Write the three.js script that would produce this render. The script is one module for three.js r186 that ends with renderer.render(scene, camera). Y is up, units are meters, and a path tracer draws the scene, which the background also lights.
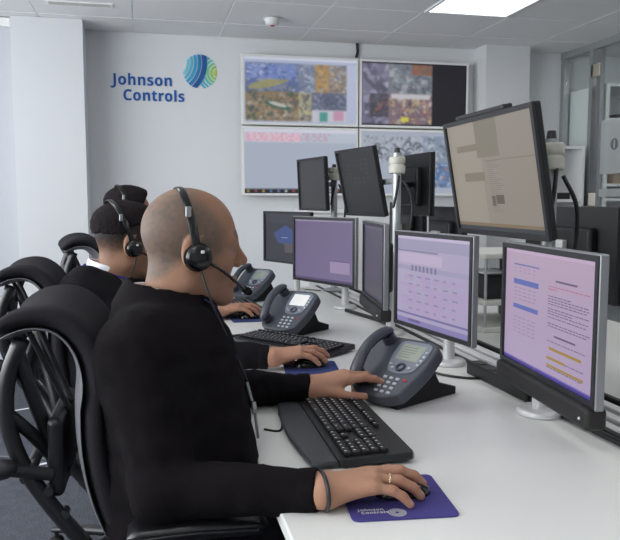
import * as THREE from 'three';
import { RectAreaLightUniformsLib } from 'three/addons/lights/RectAreaLightUniformsLib.js';
import { RoundedBoxGeometry } from 'three/addons/geometries/RoundedBoxGeometry.js';
import { TextGeometry } from 'three/addons/geometries/TextGeometry.js';
import { FontLoader } from 'three/addons/loaders/FontLoader.js';
import { ImprovedNoise } from 'three/addons/math/ImprovedNoise.js';
import { mergeGeometries } from 'three/addons/utils/BufferGeometryUtils.js';

// ---------------------------------------------------------------- camera, sky, light, exposure
const scene = new THREE.Scene();
const R = Math.PI / 180, V = (x, y, z) => new THREE.Vector3(x, y, z);
const camera = new THREE.PerspectiveCamera(2 * Math.atan(270 / 720) / R, 620 / 540, 0.05, 60);
camera.position.set(0, 1.275, 0);
camera.rotation.order = 'YXZ';
camera.rotation.set(-5.55 * R, -12.85 * R, 0);
const EXPOSURE = 0.62;
scene.background = new THREE.Color().setRGB(3.2, 3.4, 3.6);      // overcast daylight outside the windows
RectAreaLightUniformsLib.init();
function areaLight(w, h, power, color, pos, look) {
  const l = new THREE.RectAreaLight(color, power, w, h);
  l.position.copy(pos); l.lookAt(look); scene.add(l); return l;
}
areaLight(5.1, 1.35, 9.6, new THREE.Color().setRGB(0.96, 0.98, 1.0), V(-2.5, 1.62, -1.8), V(0, 1.62, -1.8));   // daylight through the left windows
const renderer = new THREE.WebGLRenderer();
renderer.toneMapping = THREE.LinearToneMapping;
renderer.toneMappingExposure = EXPOSURE;
renderer.shadowMap.enabled = true;

// ---------------------------------------------------------------- helpers
const taken = {};
const numbered = (n) => { taken[n] = (taken[n] ?? -1) + 1; return taken[n] ? n + '_' + String(taken[n]).padStart(3, '0') : n; };
let seed = 7;
const rnd = () => (seed = (seed * 16807) % 2147483647) / 2147483647;
const noise = new ImprovedNoise();
function tag(o, label, category, group) { Object.assign(o.userData, { label, category }); if (group) o.userData.group = group; return o; }
function thing(name, label, category, [x, y, z] = [0, 0, 0], turn = 0, group) {
  const o = new THREE.Group(); o.name = numbered(name); o.position.set(x, y, z); o.rotation.y = turn;
  scene.add(o); return tag(o, label, category, group);
}
function part(name, geo, m, parent) {
  const g = Array.isArray(geo) ? merge(geo) : geo;
  const o = new THREE.Mesh(g, m); o.name = parent === scene ? numbered(name) : name; o.castShadow = o.receiveShadow = true; parent.add(o); return o;
}
function struct(name, geo, m) { const o = part(name, geo, m, scene); o.userData.kind = 'structure'; return o; }
function structGroup(name) { const o = new THREE.Group(); o.name = numbered(name); o.userData.kind = 'structure'; scene.add(o); return o; }
function merge(list) {
  return mergeGeometries(list.map((g) => { const h = g.index ? g.toNonIndexed() : g.clone(); for (const k of Object.keys(h.attributes)) if (!['position', 'normal', 'uv'].includes(k)) h.deleteAttribute(k); return h; }));
}
const mv = (g, x, y, z) => g.translate(x, y, z);
function metreUV(g) {                       // uv in metres by the face's main direction
  const h = g.index ? g.toNonIndexed() : g, p = h.attributes.position, n = h.attributes.normal, uv = new Float32Array(p.count * 2);
  for (let i = 0; i < p.count; i++) {
    const ax = Math.abs(n.getX(i)), ay = Math.abs(n.getY(i)), az = Math.abs(n.getZ(i));
    const [u, v] = ay >= ax && ay >= az ? [p.getX(i), p.getZ(i)] : ax >= az ? [p.getZ(i), p.getY(i)] : [p.getX(i), p.getY(i)];
    uv[2 * i] = u; uv[2 * i + 1] = v;
  }
  h.setAttribute('uv', new THREE.BufferAttribute(uv, 2)); return h;
}
const slab = (x0, x1, y0, y1, z0, z1) => metreUV(mv(new THREE.BoxGeometry(x1 - x0, y1 - y0, z1 - z0), (x0 + x1) / 2, (y0 + y1) / 2, (z0 + z1) / 2));
const rbox = (w, h, d, r, x = 0, y = 0, z = 0, s = 2) => mv(new RoundedBoxGeometry(w, h, d, s, r), x, y, z);
const cyl = (r0, r1, h, x = 0, y = 0, z = 0, n = 24) => mv(new THREE.CylinderGeometry(r1, r0, h, n), x, y, z);
function tube(pts, r, n = 24, k = 8) { return new THREE.TubeGeometry(new THREE.CatmullRomCurve3(pts.map((p) => V(...p))), n, r, k); }
const lathe = (pts, n = 32) => new THREE.LatheGeometry(pts.map((p) => new THREE.Vector2(...p)), n);
function rod(a, b, r, k = 10) {
  const A = V(...a), B = V(...b), g = new THREE.CylinderGeometry(r, r, A.distanceTo(B), k);
  g.applyQuaternion(new THREE.Quaternion().setFromUnitVectors(V(0, 1, 0), B.clone().sub(A).normalize()));
  return mv(g, (A.x + B.x) / 2, (A.y + B.y) / 2, (A.z + B.z) / 2);
}
// closed loft through rings of equal length (arrays of [x,y,z]), ends capped
function loft(rings) {
  const n = rings[0].length, pos = [], idx = [], uv = [];
  rings.forEach((r, i) => r.forEach((p, j) => { pos.push(...p); uv.push(j / n, i / rings.length); }));
  for (let i = 0; i + 1 < rings.length; i++) for (let j = 0; j < n; j++) {
    const a = i * n + j, b = i * n + (j + 1) % n, c = a + n, d = b + n; idx.push(a, b, d, a, d, c);
  }
  for (const [i, flip] of [[0, true], [rings.length - 1, false]]) {
    const c = rings[i].reduce((s, p) => [s[0] + p[0] / n, s[1] + p[1] / n, s[2] + p[2] / n], [0, 0, 0]), k = pos.length / 3;
    pos.push(...c); uv.push(0.5, 0.5);
    for (let j = 0; j < n; j++) { const a = i * n + j, b = i * n + (j + 1) % n; flip ? idx.push(k, b, a) : idx.push(k, a, b); }
  }
  const g = new THREE.BufferGeometry();
  g.setAttribute('position', new THREE.Float32BufferAttribute(pos, 3)); g.setAttribute('uv', new THREE.Float32BufferAttribute(uv, 2));
  g.setIndex(idx); g.computeVertexNormals(); return g;
}
// a padded strip: centre line in x,y, half width and thickness at each station, superellipse section across z
function paddedStrip(line, n = 32, m = 40, bow = 0) {
  const cx = new THREE.CatmullRomCurve3(line.map((l) => V(l[0], l[1], 0))), cw = new THREE.CatmullRomCurve3(line.map((l) => V(l[2], l[3], 0)));
  const rings = [];
  for (let i = 0; i <= n; i++) {
    const t = i / n, p = cx.getPoint(t), q = cw.getPoint(t), tg = cx.getTangent(t), nx = tg.y, ny = -tg.x, e = Math.min(1, Math.sqrt(1 - Math.pow(Math.abs(2 * t - 1), 14) + 0.02));
    const ring = [];
    for (let j = 0; j < m; j++) {
      const a = j / m * Math.PI * 2, c = Math.cos(a), s = Math.sin(a);
      const z = Math.sign(c) * Math.pow(Math.abs(c), 0.45) * q.x * (0.75 + 0.25 * e), th = Math.sign(s) * Math.pow(Math.abs(s), 0.75) * q.y / 2 * e;
      const b = bow * (z / 0.23) ** 2;
      ring.push([p.x + nx * (th + b), p.y + ny * (th + b), z]);
    }
    rings.push(ring);
  }
  return loft(rings);
}
function roundRect(w, h, r) {
  const s = new THREE.Shape(), x = w / 2, y = h / 2;
  s.moveTo(-x + r, -y); s.lineTo(x - r, -y); s.quadraticCurveTo(x, -y, x, -y + r); s.lineTo(x, y - r); s.quadraticCurveTo(x, y, x - r, y);
  s.lineTo(-x + r, y); s.quadraticCurveTo(-x, y, -x, y - r); s.lineTo(-x, -y + r); s.quadraticCurveTo(-x, -y, -x + r, -y); return s;
}
const extrude = (shape, depth, bevel = 0) => new THREE.ExtrudeGeometry(shape, { depth, bevelEnabled: bevel > 0, bevelSize: bevel, bevelThickness: bevel, bevelSegments: 2, curveSegments: 10 });

// ---------------------------------------------------------------- textures and materials
function noiseTex(size, fn, repeat = 1, color = true) {
  const d = new Uint8Array(size * size * 4);
  for (let y = 0; y < size; y++) for (let x = 0; x < size; x++) { const c = fn(x, y); d.set([c[0], c[1], c[2], 255], (y * size + x) * 4); }
  const t = new THREE.DataTexture(d, size, size); t.wrapS = t.wrapT = THREE.RepeatWrapping; t.magFilter = THREE.LinearFilter; t.minFilter = THREE.LinearFilter;
  t.repeat.set(repeat, repeat); if (color) t.colorSpace = THREE.SRGBColorSpace; t.needsUpdate = true; return t;
}
const grey = (v) => { v = Math.max(0, Math.min(255, v)); return [v, v, v]; };
const carpetTex = noiseTex(256, (x, y) => { const v = (rnd() - 0.5) * 26 + 8 * noise.noise(x / 21, y / 21, 3); return [74 + v, 77 + v, 86 + v]; }, 1.6);
const carpetBump = noiseTex(256, () => grey(rnd() * 255), 1.6, false);
const fineBump = noiseTex(256, (x, y) => grey(128 + 60 * noise.noise(x / 3, y / 3, 1) + (rnd() - 0.5) * 60), 2.5, false);
const tileTex = noiseTex(256, (x, y) => { const v = 236 + (rnd() - 0.5) * 9 - (rnd() < 0.03 ? 14 : 0); return [v, v, v + 1]; }, 3);
const fabricBump = noiseTex(128, (x, y) => grey(128 + 55 * Math.sin(x * Math.PI / 2) * Math.sin(y * Math.PI / 2) + (rnd() - 0.5) * 70), 24, false);
const mat = (r, g, b, rough = 0.6, o = {}) => new THREE.MeshStandardMaterial({ color: new THREE.Color(r / 255, g / 255, b / 255).convertSRGBToLinear(), roughness: rough, ...o });
const cloth = (r, g, b, o = {}) => new THREE.MeshPhysicalMaterial({ color: new THREE.Color(r / 255, g / 255, b / 255).convertSRGBToLinear(), roughness: 0.95, specularIntensity: 0.25, ...o });
const M = {
  wall: mat(226, 228, 231, 0.9, { bumpMap: fineBump, bumpScale: 0.0006 }),
  column: mat(214, 216, 219, 0.85, { bumpMap: fineBump, bumpScale: 0.0006 }),
  ceilTile: new THREE.MeshStandardMaterial({ map: tileTex, roughness: 0.95 }),
  ceilGrid: mat(240, 241, 242, 0.5), slabGrey: mat(120, 120, 120, 0.9),
  carpet: new THREE.MeshStandardMaterial({ map: carpetTex, bumpMap: carpetBump, bumpScale: 0.003, roughness: 1 }),
  strip: mat(225, 228, 235, 0.6), seam: mat(120, 123, 132, 0.9),
  desk: mat(226, 227, 224, 0.38, { bumpMap: fineBump, bumpScale: 0.00008 }), deskEdge: mat(205, 206, 204, 0.5),
  white: mat(235, 236, 236, 0.5), offWhite: mat(214, 214, 208, 0.55),
  black: mat(22, 22, 24, 0.45), blackMatt: mat(18, 18, 19, 0.75), rubber: mat(26, 26, 28, 0.9), gloss: mat(14, 14, 16, 0.22),
  bezel: mat(38, 38, 42, 0.42), bar: mat(30, 28, 29, 0.6), silver: mat(150, 152, 156, 0.35, { metalness: 0.55 }), alu: mat(176, 180, 182, 0.4, { metalness: 0.6 }),
  baseSilver: mat(214, 215, 216, 0.35, { metalness: 0.25 }), beige: mat(196, 194, 184, 0.45), chrome: mat(220, 220, 220, 0.15, { metalness: 1 }),
  chairPad: cloth(40, 38, 43, { bumpMap: fabricBump, bumpScale: 0.0005 }), chairShell: mat(112, 113, 118, 0.45), chairFrame: mat(24, 24, 27, 0.4), vinyl: mat(20, 20, 22, 0.32),
  phone: mat(70, 74, 84, 0.45), phoneFace: mat(120, 127, 140, 0.45), phoneKey: mat(188, 192, 200, 0.45), red: mat(190, 50, 62, 0.5), phoneHandset: mat(60, 64, 74, 0.4),
  key: mat(34, 33, 36, 0.55), legend: mat(205, 205, 208, 0.6), palm: mat(58, 62, 66, 0.42), kb: mat(30, 30, 32, 0.5), kbSilver: mat(170, 174, 178, 0.4),
  padBlue: mat(64, 58, 128, 0.85, { bumpMap: fineBump, bumpScale: 0.0002 }), padNavy: mat(46, 58, 112, 0.85),
  fleece: cloth(19, 16, 19, { bumpMap: fabricBump, bumpScale: 0.0006 }), suit: cloth(22, 21, 25), maroon: cloth(50, 24, 27), trousers: cloth(24, 24, 28), shoe: mat(20, 18, 18, 0.35),
  shirt: mat(228, 230, 236, 0.8), lanyard: mat(36, 62, 150, 0.6), lanyardDark: mat(30, 36, 84, 0.7), hair: cloth(33, 29, 31, { bumpMap: fineBump, bumpScale: 0.002 }), cushion: cloth(24, 23, 25), gold: mat(214, 196, 160, 0.25, { metalness: 0.9 }),
  skin: new THREE.MeshPhysicalMaterial({ vertexColors: true, roughness: 0.6, specularIntensity: 0.55 }),
  glass: new THREE.MeshPhysicalMaterial({ color: new THREE.Color(0.97, 0.99, 0.985), transmission: 1, thickness: 0, roughness: 0.02, ior: 1.5 }),
  frost: new THREE.MeshPhysicalMaterial({ color: new THREE.Color(0.86, 0.88, 0.88), transmission: 0.8, thickness: 0, roughness: 0.5 }),
  doorFit: mat(205, 196, 180, 0.3, { metalness: 0.5 }), brightFit: mat(236, 230, 216, 0.4),
  diffuser: new THREE.MeshStandardMaterial({ color: 0xffffff, emissive: 0xffffff, emissiveIntensity: 2.2 / EXPOSURE, roughness: 0.6 }),
  logoBlue: mat(10, 88, 168, 0.6), blind: mat(196, 200, 206, 0.9),
};

// ---------------------------------------------------------------- the room
const H = 2.48, ZB = -5.5, XL = -2.6, XR = 3.42, XR2 = 5.6, ZF = 2.6;
const floor = structGroup('floor');
part('carpet', slab(XL - 0.2, XR2 + 0.2, -0.1, 0, ZB - 0.2, ZF + 0.2), M.carpet, floor);
function floorLine(name, x0, z0, x1, z1, w, m) {
  const g = slab(-Math.hypot(x1 - x0, z1 - z0) / 2, Math.hypot(x1 - x0, z1 - z0) / 2, 0, 0.002, -w / 2, w / 2);
  g.rotateY(-Math.atan2(z1 - z0, x1 - x0)); part(name, mv(g, (x0 + x1) / 2, 0, (z0 + z1) / 2), m, floor);
}
floorLine('inlay_strip', -2.2, -2.79, 0.0, -3.83, 0.02, M.strip);
floorLine('inlay_strip', -2.2, -3.9, -0.2, -4.85, 0.02, M.strip);
floorLine('seam', -2.2, -4.33, 0.0, -3.46, 0.008, M.seam);
const ceiling = structGroup('ceiling');
part('ceiling_slab', slab(XL - 0.2, XR2 + 0.2, H + 0.06, H + 0.2, ZB - 0.2, ZF + 0.2), M.slabGrey, ceiling);
const gx = []; for (let k = -4; k < 11; k++) { const x = -0.655 + 0.605 * k; if (x > XL && x < XR2) gx.push(x); }
const gz = []; for (let z = -5.08; z < ZF; z += 0.58) gz.push(z);
const xs = [XL, ...gx, XR2], zs = [ZB, ...gz, ZF];
const lampCells = new Set();
const isLamp = (i, k) => {
  const x = (xs[i] + xs[i + 1]) / 2, z = (zs[k] + zs[k + 1]) / 2;
  return [[2.07, -4.21], [2.07, -2.47], [2.07, -0.73], [-0.35, -2.47], [-0.35, -0.73], [-0.35, 1.0], [2.07, 1.0], [4.49, -4.21], [4.49, -2.47], [4.49, -0.73]].some(([a, b]) => Math.abs(x - a) < 0.3 && Math.abs(z - b) < 0.28);
};
const tileGeo = {};
for (let i = 0; i + 1 < xs.length; i++) for (let k = 0; k + 1 < zs.length; k++) {
  const w = xs[i + 1] - xs[i], d = zs[k + 1] - zs[k], x = (xs[i] + xs[i + 1]) / 2, z = (zs[k] + zs[k + 1]) / 2;
  if (isLamp(i, k)) { lampCells.add([x, z, w, d]); continue; }
  const key = w.toFixed(3) + d.toFixed(3); tileGeo[key] ??= metreUV(new THREE.BoxGeometry(w - 0.014, 0.015, d - 0.014));
  const t = part('tile', tileGeo[key], M.ceilTile, ceiling); t.position.set(x, H + 0.0085, z);
}
const gridBars = [];
for (const x of gx) gridBars.push(slab(x - 0.011, x + 0.011, H + 0.004, H + 0.01, ZB, ZF));
for (const z of gz) gridBars.push(slab(XL, XR2, H + 0.0045, H + 0.01, z - 0.011, z + 0.011));
part('ceiling_grid', gridBars, M.ceilGrid, ceiling);
const lampLabels = { '2.1,-4.2': 'bright square ceiling light panel seen at the top of the picture' };
for (const [x, z, w, d] of lampCells) {
  const seen = lampLabels[x.toFixed(1) + ',' + z.toFixed(1)];
  const t = thing('ceiling_light', seen ?? 'square ceiling light panel out of view above the room', 'ceiling light', [x, H, z], 0, 'ceiling light panels');
  const f = 0.02, a = w / 2 - 0.012, b = d / 2 - 0.012;
  part('frame', [slab(-a, a, -0.006, 0.03, -b, -b + f), slab(-a, a, -0.006, 0.03, b - f, b), slab(-a, -a + f, -0.006, 0.03, -b + f, b - f), slab(a - f, a, -0.006, 0.03, -b + f, b - f)], M.ceilGrid, t);
  part('diffuser', slab(-a + f, a - f, 0.0, 0.004, -b + f, b - f), M.diffuser, t);
  areaLight(w - 0.06, d - 0.06, 6.4, new THREE.Color().setRGB(1, 0.98, 0.95), V(x, H - 0.008, z), V(x, 0, z + 1e-4));
}
// walls (left wall with a window opening, back wall, column, right part beyond the glass)
struct('wall_back', slab(XL - 0.2, XR2 + 0.2, -0.1, H + 0.06, ZB - 0.2, ZB), M.wall);
struct('wall_front', slab(XL - 0.2, XR2 + 0.2, -0.1, H + 0.06, ZF, ZF + 0.2), M.wall);
struct('wall_right', slab(XR2, XR2 + 0.2, -0.1, H + 0.06, ZB, ZF), M.wall);
struct('wall_left', [slab(XL - 0.2, XL, -0.1, 0.9, ZB, ZF), slab(XL - 0.2, XL, 2.33, H + 0.06, ZB, ZF), slab(XL - 0.2, XL, 0.9, 2.33, ZB, -4.4), slab(XL - 0.2, XL, 0.9, 2.33, 0.8, ZF)], M.wall);
const win = structGroup('window_1');
const fr = []; for (let k = 0; k <= 4; k++) { const z = -4.4 + k * 1.3; fr.push(slab(XL - 0.12, XL - 0.06, 0.9, 2.33, z - (k ? 0.03 : 0), z + (k < 4 ? 0.03 : 0))); }
part('window_frame', [...fr, slab(XL - 0.12, XL - 0.06, 0.9, 0.95, -4.4, 0.8), slab(XL - 0.12, XL - 0.06, 2.28, 2.33, -4.4, 0.8)], M.white, win);
for (let k = 0; k < 4; k++) part('pane', slab(XL - 0.094, XL - 0.086, 0.95, 2.28, -4.37 + k * 1.3, -4.37 + k * 1.3 + 1.24), M.glass, win);
struct('wall_column', slab(-0.84, -0.385, 0, H, ZB, -5.18), M.column);
struct('wall_column', slab(2.61, 2.985, 0, H, ZB, -5.28), M.column);
const blind = thing('roller_blind', 'white roller blind beside the wide column at left edge', 'blind', [-1.35, 0, -5.25], 0);
part('head_box', rbox(1.0, 0.06, 0.09, 0.008, 0.008, H - 0.035, 0), M.white, blind);
part('blind_cloth', slab(-0.49, 0.508, 0.03, H - 0.06, -0.012, -0.009), M.blind, blind);
part('bottom_rail', rbox(0.98, 0.03, 0.02, 0.006, 0, 0.018, -0.01), M.white, blind);

// glass partition along the right
const gp = thing('glass_partition', 'glass partition with grey metal frame at the right', 'partition', [XR, 0, 0]);
part('top_rail', slab(-0.03, 0.03, H - 0.05, H, ZB, ZF), M.alu, gp);
part('bottom_rail', slab(-0.03, 0.03, 0, 0.05, ZB, ZF), M.alu, gp);
for (const z of [ZB + 0.025, -5.08, -3.9, -2.7, -1.5, -0.3, 0.9, 2.1]) part('post', slab(-0.025, 0.025, 0.05, H - 0.05, z - 0.022, z + 0.022), M.alu, gp);
part('pane', slab(-0.005, 0.005, 0.05, H - 0.05, ZB + 0.05, -5.1), M.glass, gp);
for (const z of [-3.9, -2.7, -1.5, -0.3, 0.9]) part('pane', slab(-0.005, 0.005, 0.05, H - 0.05, z + 0.022, z + 1.178), M.glass, gp);
const gd = thing('glass_door', 'glass door with frosted bands and square metal hinges at the right edge', 'door', [XR, 0, -5.05]);
part('pane', slab(-0.005, 0.005, 0.06, H - 0.06, 0.01, 1.12), M.glass, gd);
part('door_stile', slab(-0.018, 0.018, 0.06, H - 0.06, 0.035, 0.085), M.silver, gd);
for (const [y0, y1] of [[1.47, 1.88], [1.3, 1.36], [1.02, 1.08]]) part('frosted_band', slab(-0.0075, -0.0055, y0, y1, 0.1, 1.11), M.frost, gd);
for (const [y, m] of [[2.27, M.doorFit], [1.28, M.brightFit], [0.3, M.doorFit]]) part('hinge', rbox(0.05, 0.1, 0.11, 0.006, 0, y, 0.02), m, gd);
part('door_emblem', [0, 1, 2].map((k) => { const g = new THREE.TorusGeometry(0.04, 0.004, 6, 24); g.scale(1 - k * 0.3, 1, 1); g.rotateY(Math.PI / 2); return mv(g, -0.009, 1.69, 0.27); }), M.seam, gd);

// ---------------------------------------------------------------- lettering and emblem on the back wall
const bold = await new FontLoader().loadAsync('fonts/droid/droid_sans_bold.typeface.json');
function lettering(text, x, y, width, z, label) {
  const t = thing('wall_lettering', label, 'sign', [x, y, z]);
  const sc = 1 / bold.data.resolution; let adv = 0; for (const c of text) adv += bold.data.glyphs[c].ha * sc;
  const size = width / adv; let px = 0;
  for (const c of text) {
    const g = new TextGeometry(c, { font: bold, size, depth: 0.006, curveSegments: 5 }); g.translate(px, 0, 0);
    part('letter', g, M.logoBlue, t); px += bold.data.glyphs[c].ha * sc * size;
  }
}
lettering('Johnson', -0.213, 2.108, 0.432, ZB, 'blue company name, upper word, in bold letters on the back wall');
lettering('Controls', -0.143, 1.998, 0.447, ZB, 'blue company name, lower word, in bold letters on the back wall');
const em = thing('wall_emblem', 'round emblem of blue and green curved stripes on the back wall', 'sign', [0.418, 2.222, ZB]);
function stripe(cx, cy, r1, r2, color, z, lim) {
  const inside = (r) => {
    const a = []; for (let k = 0; k <= 720; k++) { const t = k / 720 * 2 * Math.PI + (cx > 0 ? 0 : -Math.PI); const x = cx + r * Math.cos(t), y = cy + r * Math.sin(t); if (x * x + y * y < 1 && (!lim || lim(x, y))) a.push([x, y]); }
    return a;
  };
  const A = inside(r2), B = inside(r1); if (A.length < 3) return;
  const s = new THREE.Shape([...A, ...B.reverse()].map(([x, y]) => new THREE.Vector2(x * 0.125, y * 0.125)));
  part('stripe', mv(extrude(s, cx < 0 ? 0.006 : 0.004), 0, 0, z), mat(...color, 0.6), em);
}
stripe(-1.75, 0.55, 0.98, 1.12, [120, 205, 225], 0); stripe(-1.75, 0.55, 1.2, 1.34, [90, 190, 220], 0); stripe(-1.75, 0.55, 1.42, 1.58, [50, 165, 210], 0);
stripe(-1.75, 0.55, 1.65, 1.83, [32, 130, 190], 0); stripe(-1.75, 0.55, 1.89, 2.16, [24, 90, 160], 0);
const rightOf = (x, y) => Math.hypot(x + 1.75, y - 0.55) > 2.2;
stripe(1.02, -0.05, 0.02, 0.22, [190, 212, 60], 0, rightOf); stripe(1.02, -0.05, 0.3, 0.44, [150, 205, 110], 0, rightOf); stripe(1.02, -0.05, 0.52, 0.64, [120, 205, 150], 0, rightOf); stripe(1.02, -0.05, 0.72, 0.84, [90, 195, 190], 0, rightOf); stripe(1.02, -0.05, 0.92, 1.03, [70, 185, 205], 0, rightOf); stripe(1.02, -0.05, 1.1, 1.2, [60, 175, 210], 0, rightOf);

// ---------------------------------------------------------------- screens (pictures drawn into canvases)
function screenMat(w, h, draw, level = 1, soften = 0) {
  const c = document.createElement('canvas'); c.width = w; c.height = h; const g = c.getContext('2d'); draw(g, w, h);
  let out = c;
  if (soften) { const b = soften, W2 = Math.floor(w / b), H2 = Math.floor(h / b), src = g.getImageData(0, 0, w, h).data; const t2 = noiseTex2(W2, H2, (x, y) => { const q = [0, 0, 0]; let n = 0; for (let v = -1; v < b + 1; v++) for (let u = -1; u < b + 1; u++) { const X = Math.min(w - 1, Math.max(0, x * b + u)), Y = Math.min(h - 1, Math.max(0, (H2 - 1 - y) * b + v)), k = (Y * w + X) * 4; for (let c3 = 0; c3 < 3; c3++) q[c3] += src[k + c3]; n++; } return q.map((v) => v / n); }); return screenOf(t2, level); }
  const t = new THREE.CanvasTexture(out); t.magFilter = THREE.LinearFilter; t.colorSpace = THREE.SRGBColorSpace;
  return screenOf(t, level);
}
function noiseTex2(w, h, fn) {
  const d = new Uint8Array(w * h * 4); for (let y = 0; y < h; y++) for (let x = 0; x < w; x++) { const c = fn(x, y); d.set([c[0], c[1], c[2], 255], (y * w + x) * 4); }
  const t = new THREE.DataTexture(d, w, h); t.magFilter = t.minFilter = THREE.LinearFilter; t.colorSpace = THREE.SRGBColorSpace; t.needsUpdate = true; return t;
}
function screenOf(t, level) {
  return new THREE.MeshStandardMaterial({ color: 0x0a0a0a, roughness: 0.35, emissive: 0xffffff, emissiveMap: t, emissiveIntensity: 0.84 * level / EXPOSURE });
}
const box = (g, c, x, y, w, h) => { g.fillStyle = c; g.fillRect(x, y, w, h); };
const pick = (a) => a[Math.floor(rnd() * a.length)];
function blobs(g, x, y, w, h, colors, n, s) {
  g.save(); g.beginPath(); g.rect(x, y, w, h); g.clip(); box(g, colors[0], x, y, w, h);
  for (let i = 0; i < n; i++) { g.fillStyle = pick(colors); g.globalAlpha = 0.5 + rnd() * 0.5; g.save(); g.translate(x + rnd() * w, y + rnd() * h); g.rotate(rnd() * 3 - 1.5); g.fillRect(0, 0, s * (0.4 + rnd() * 2.2), s * (0.3 + rnd())); g.restore(); }
  g.restore();
}
const draws = {
  tv1(g, w, h) {
    box(g, '#c3cbe6', 0, 0, w, h); box(g, '#e0e6f6', 0, 0, w, 14); box(g, '#aab6d8', 0, 14, w, 6);
    blobs(g, 6, 26, 238, 130, ['#56607c', '#7d8db8', '#4a68b8', '#b3bcd2', '#8a8f9c', '#3d57a8'], 260, 11); g.fillStyle = '#a59c58'; g.globalAlpha = 0.85; g.beginPath(); g.ellipse(110, 118, 95, 20, -0.25, 0, 7); g.fill(); g.globalAlpha = 1;
    blobs(g, 10, 30, 220, 70, ['#6f86c8', '#93a3d4', '#c4cbe2', '#40529a'], 120, 9);
    blobs(g, 244, 26, 76, 130, ['#757f98', '#c2c7d6', '#5a668a', '#9aa4bb'], 60, 14); blobs(g, 320, 26, 62, 130, ['#b48a48', '#caa060', '#8e6a44', '#a9a39c'], 70, 12); blobs(g, 382, 26, 82, 130, ['#8b7f78', '#b59260', '#717a90', '#d3d5dc', '#5a5048'], 90, 11);
    blobs(g, 6, 156, 238, 136, ['#8a7350', '#a48458', '#5a564c', '#2f4a3c', '#a99a86', '#6b5038', '#c2bcae'], 220, 14); g.fillStyle = '#2e5a48'; g.beginPath(); g.ellipse(150, 220, 62, 13, 0.25, 0, 7); g.fill(); g.fillStyle = '#d0cabc'; g.beginPath(); g.ellipse(150, 215, 42, 9, 0.25, 0, 7); g.fill();
    blobs(g, 244, 156, 60, 136, ['#a9a48e', '#4a453e', '#c9bd7c', '#6c6a68'], 60, 14); blobs(g, 304, 156, 160, 80, ['#4f5870', '#6d7690', '#8f96ac', '#3a4258'], 120, 10);
    box(g, '#d4d4dc', 304, 236, 160, 56); box(g, '#3f9a8c', 340, 246, 36, 44); box(g, '#d695b4', 404, 240, 46, 44);
  },
  tv2(g, w, h) {
    box(g, '#14131a', 0, 0, w, h);
    blobs(g, 0, 6, 128, h - 12, ['#6e6c84', '#8b89a2', '#56546a', '#a7a5ba', '#4a4a5e'], 120, 22); blobs(g, 40, 150, 100, 110, ['#3e3c48', '#4a4456', '#5e5a6c', '#8c5a48'], 70, 16);
    blobs(g, 128, 6, 212, 140, ['#6f7480', '#8d949c', '#59606c', '#a9adb2', '#7c8a8c'], 130, 18); blobs(g, 240, 6, 100, 50, ['#8a5c48', '#a8705a', '#6a5e5a'], 40, 16);
    blobs(g, 128, 146, 212, h - 152, ['#7c6c74', '#b0907c', '#5a4a54', '#c8b8b0', '#94606c', '#c0a878'], 180, 13); box(g, '#c9c8cc', 140, 148, 190, 24); g.fillStyle = '#d8cc50'; g.fillRect(188, 258, 40, 24);
  },
  tv3(g, w, h) {
    box(g, '#bcc4d4', 0, 0, w, h); box(g, '#d4d6e4', 0, 0, w, 16); box(g, '#e0c6d4', 6, 18, 250, 40); g.fillStyle = '#d08aa0'; for (let r = 0; r < 4; r++) for (let x = 10; x < 380; x += 16 + rnd() * 20) g.fillRect(x, 20 + r * 10, 8 + rnd() * 10, 4);
    box(g, '#aeb7c8', 0, 62, w, h - 80); box(g, '#23252e', 0, h - 20, w, 20); for (let x = 10; x < w; x += 34) box(g, pick(['#c0504c', '#d8d8e0', '#6c8cc0', '#caa850']), x, h - 16, 12, 11);
  },
  tv4(g, w, h) {
    box(g, '#b3bccc', 0, 0, w, h); blobs(g, 8, 20, 290, 130, ['#b8bec8', '#7e8794', '#d8dce2', '#50586a', '#9aa6b4'], 240, 9); g.strokeStyle = '#39404e'; g.lineWidth = 5; for (let k = 0; k < 18; k++) { g.beginPath(); g.arc(20 + rnd() * 280, 40 + rnd() * 100, 12 + rnd() * 12, 3, 6); g.stroke(); }
    blobs(g, 300, 20, 150, 130, ['#8a98ac', '#c4ccd6', '#5a6478'], 100, 12); blobs(g, 300, 150, 160, 120, ['#5878a8', '#8aa6c8', '#c8d4e0', '#46587c', '#b06a5a'], 110, 14);
  },
  report(g, w, h) {
    const gr = g.createLinearGradient(0, 0, 0, h); gr.addColorStop(0, '#bca6be'); gr.addColorStop(1, '#b4a2c3'); g.fillStyle = gr; g.fillRect(0, 0, w, h);
    box(g, '#c8b0cc', 0, 0, w, 16); box(g, '#7a78b0', 56, 66, 160, 7); box(g, '#6672b8', 56, 136, 160, 24); box(g, '#6672b8', 56, 252, 160, 20);
    g.fillStyle = '#8d7ba0'; for (let r = 0; r < 18; r++) for (let x = 62; x < 210; x += 30) if ((r > 3 && r < 9) || r > 12) g.fillRect(x, 90 + r * 17, 12 + rnd() * 12, 3); else if (r < 2) g.fillRect(x, 84 + r * 16, 10, 3);
    const line = (c, y, x0, n) => { let x = x0; g.fillStyle = c; while (x < x0 + n) { const k = 6 + rnd() * 16; g.fillRect(x, y, k, 3.4); x += k + 4; } };
    g.save(); g.translate(0, -24);
    box(g, '#6e5f80', 312, 128, 110, 8); line('#b85a7c', 156, 274, 190); line('#b85a7c', 167, 274, 40);
    for (const y of [196, 207, 218, 229, 248, 259, 270, 284, 310, 321]) line('#5f5078', y, 274, y % 7 ? 196 : 110);
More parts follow.
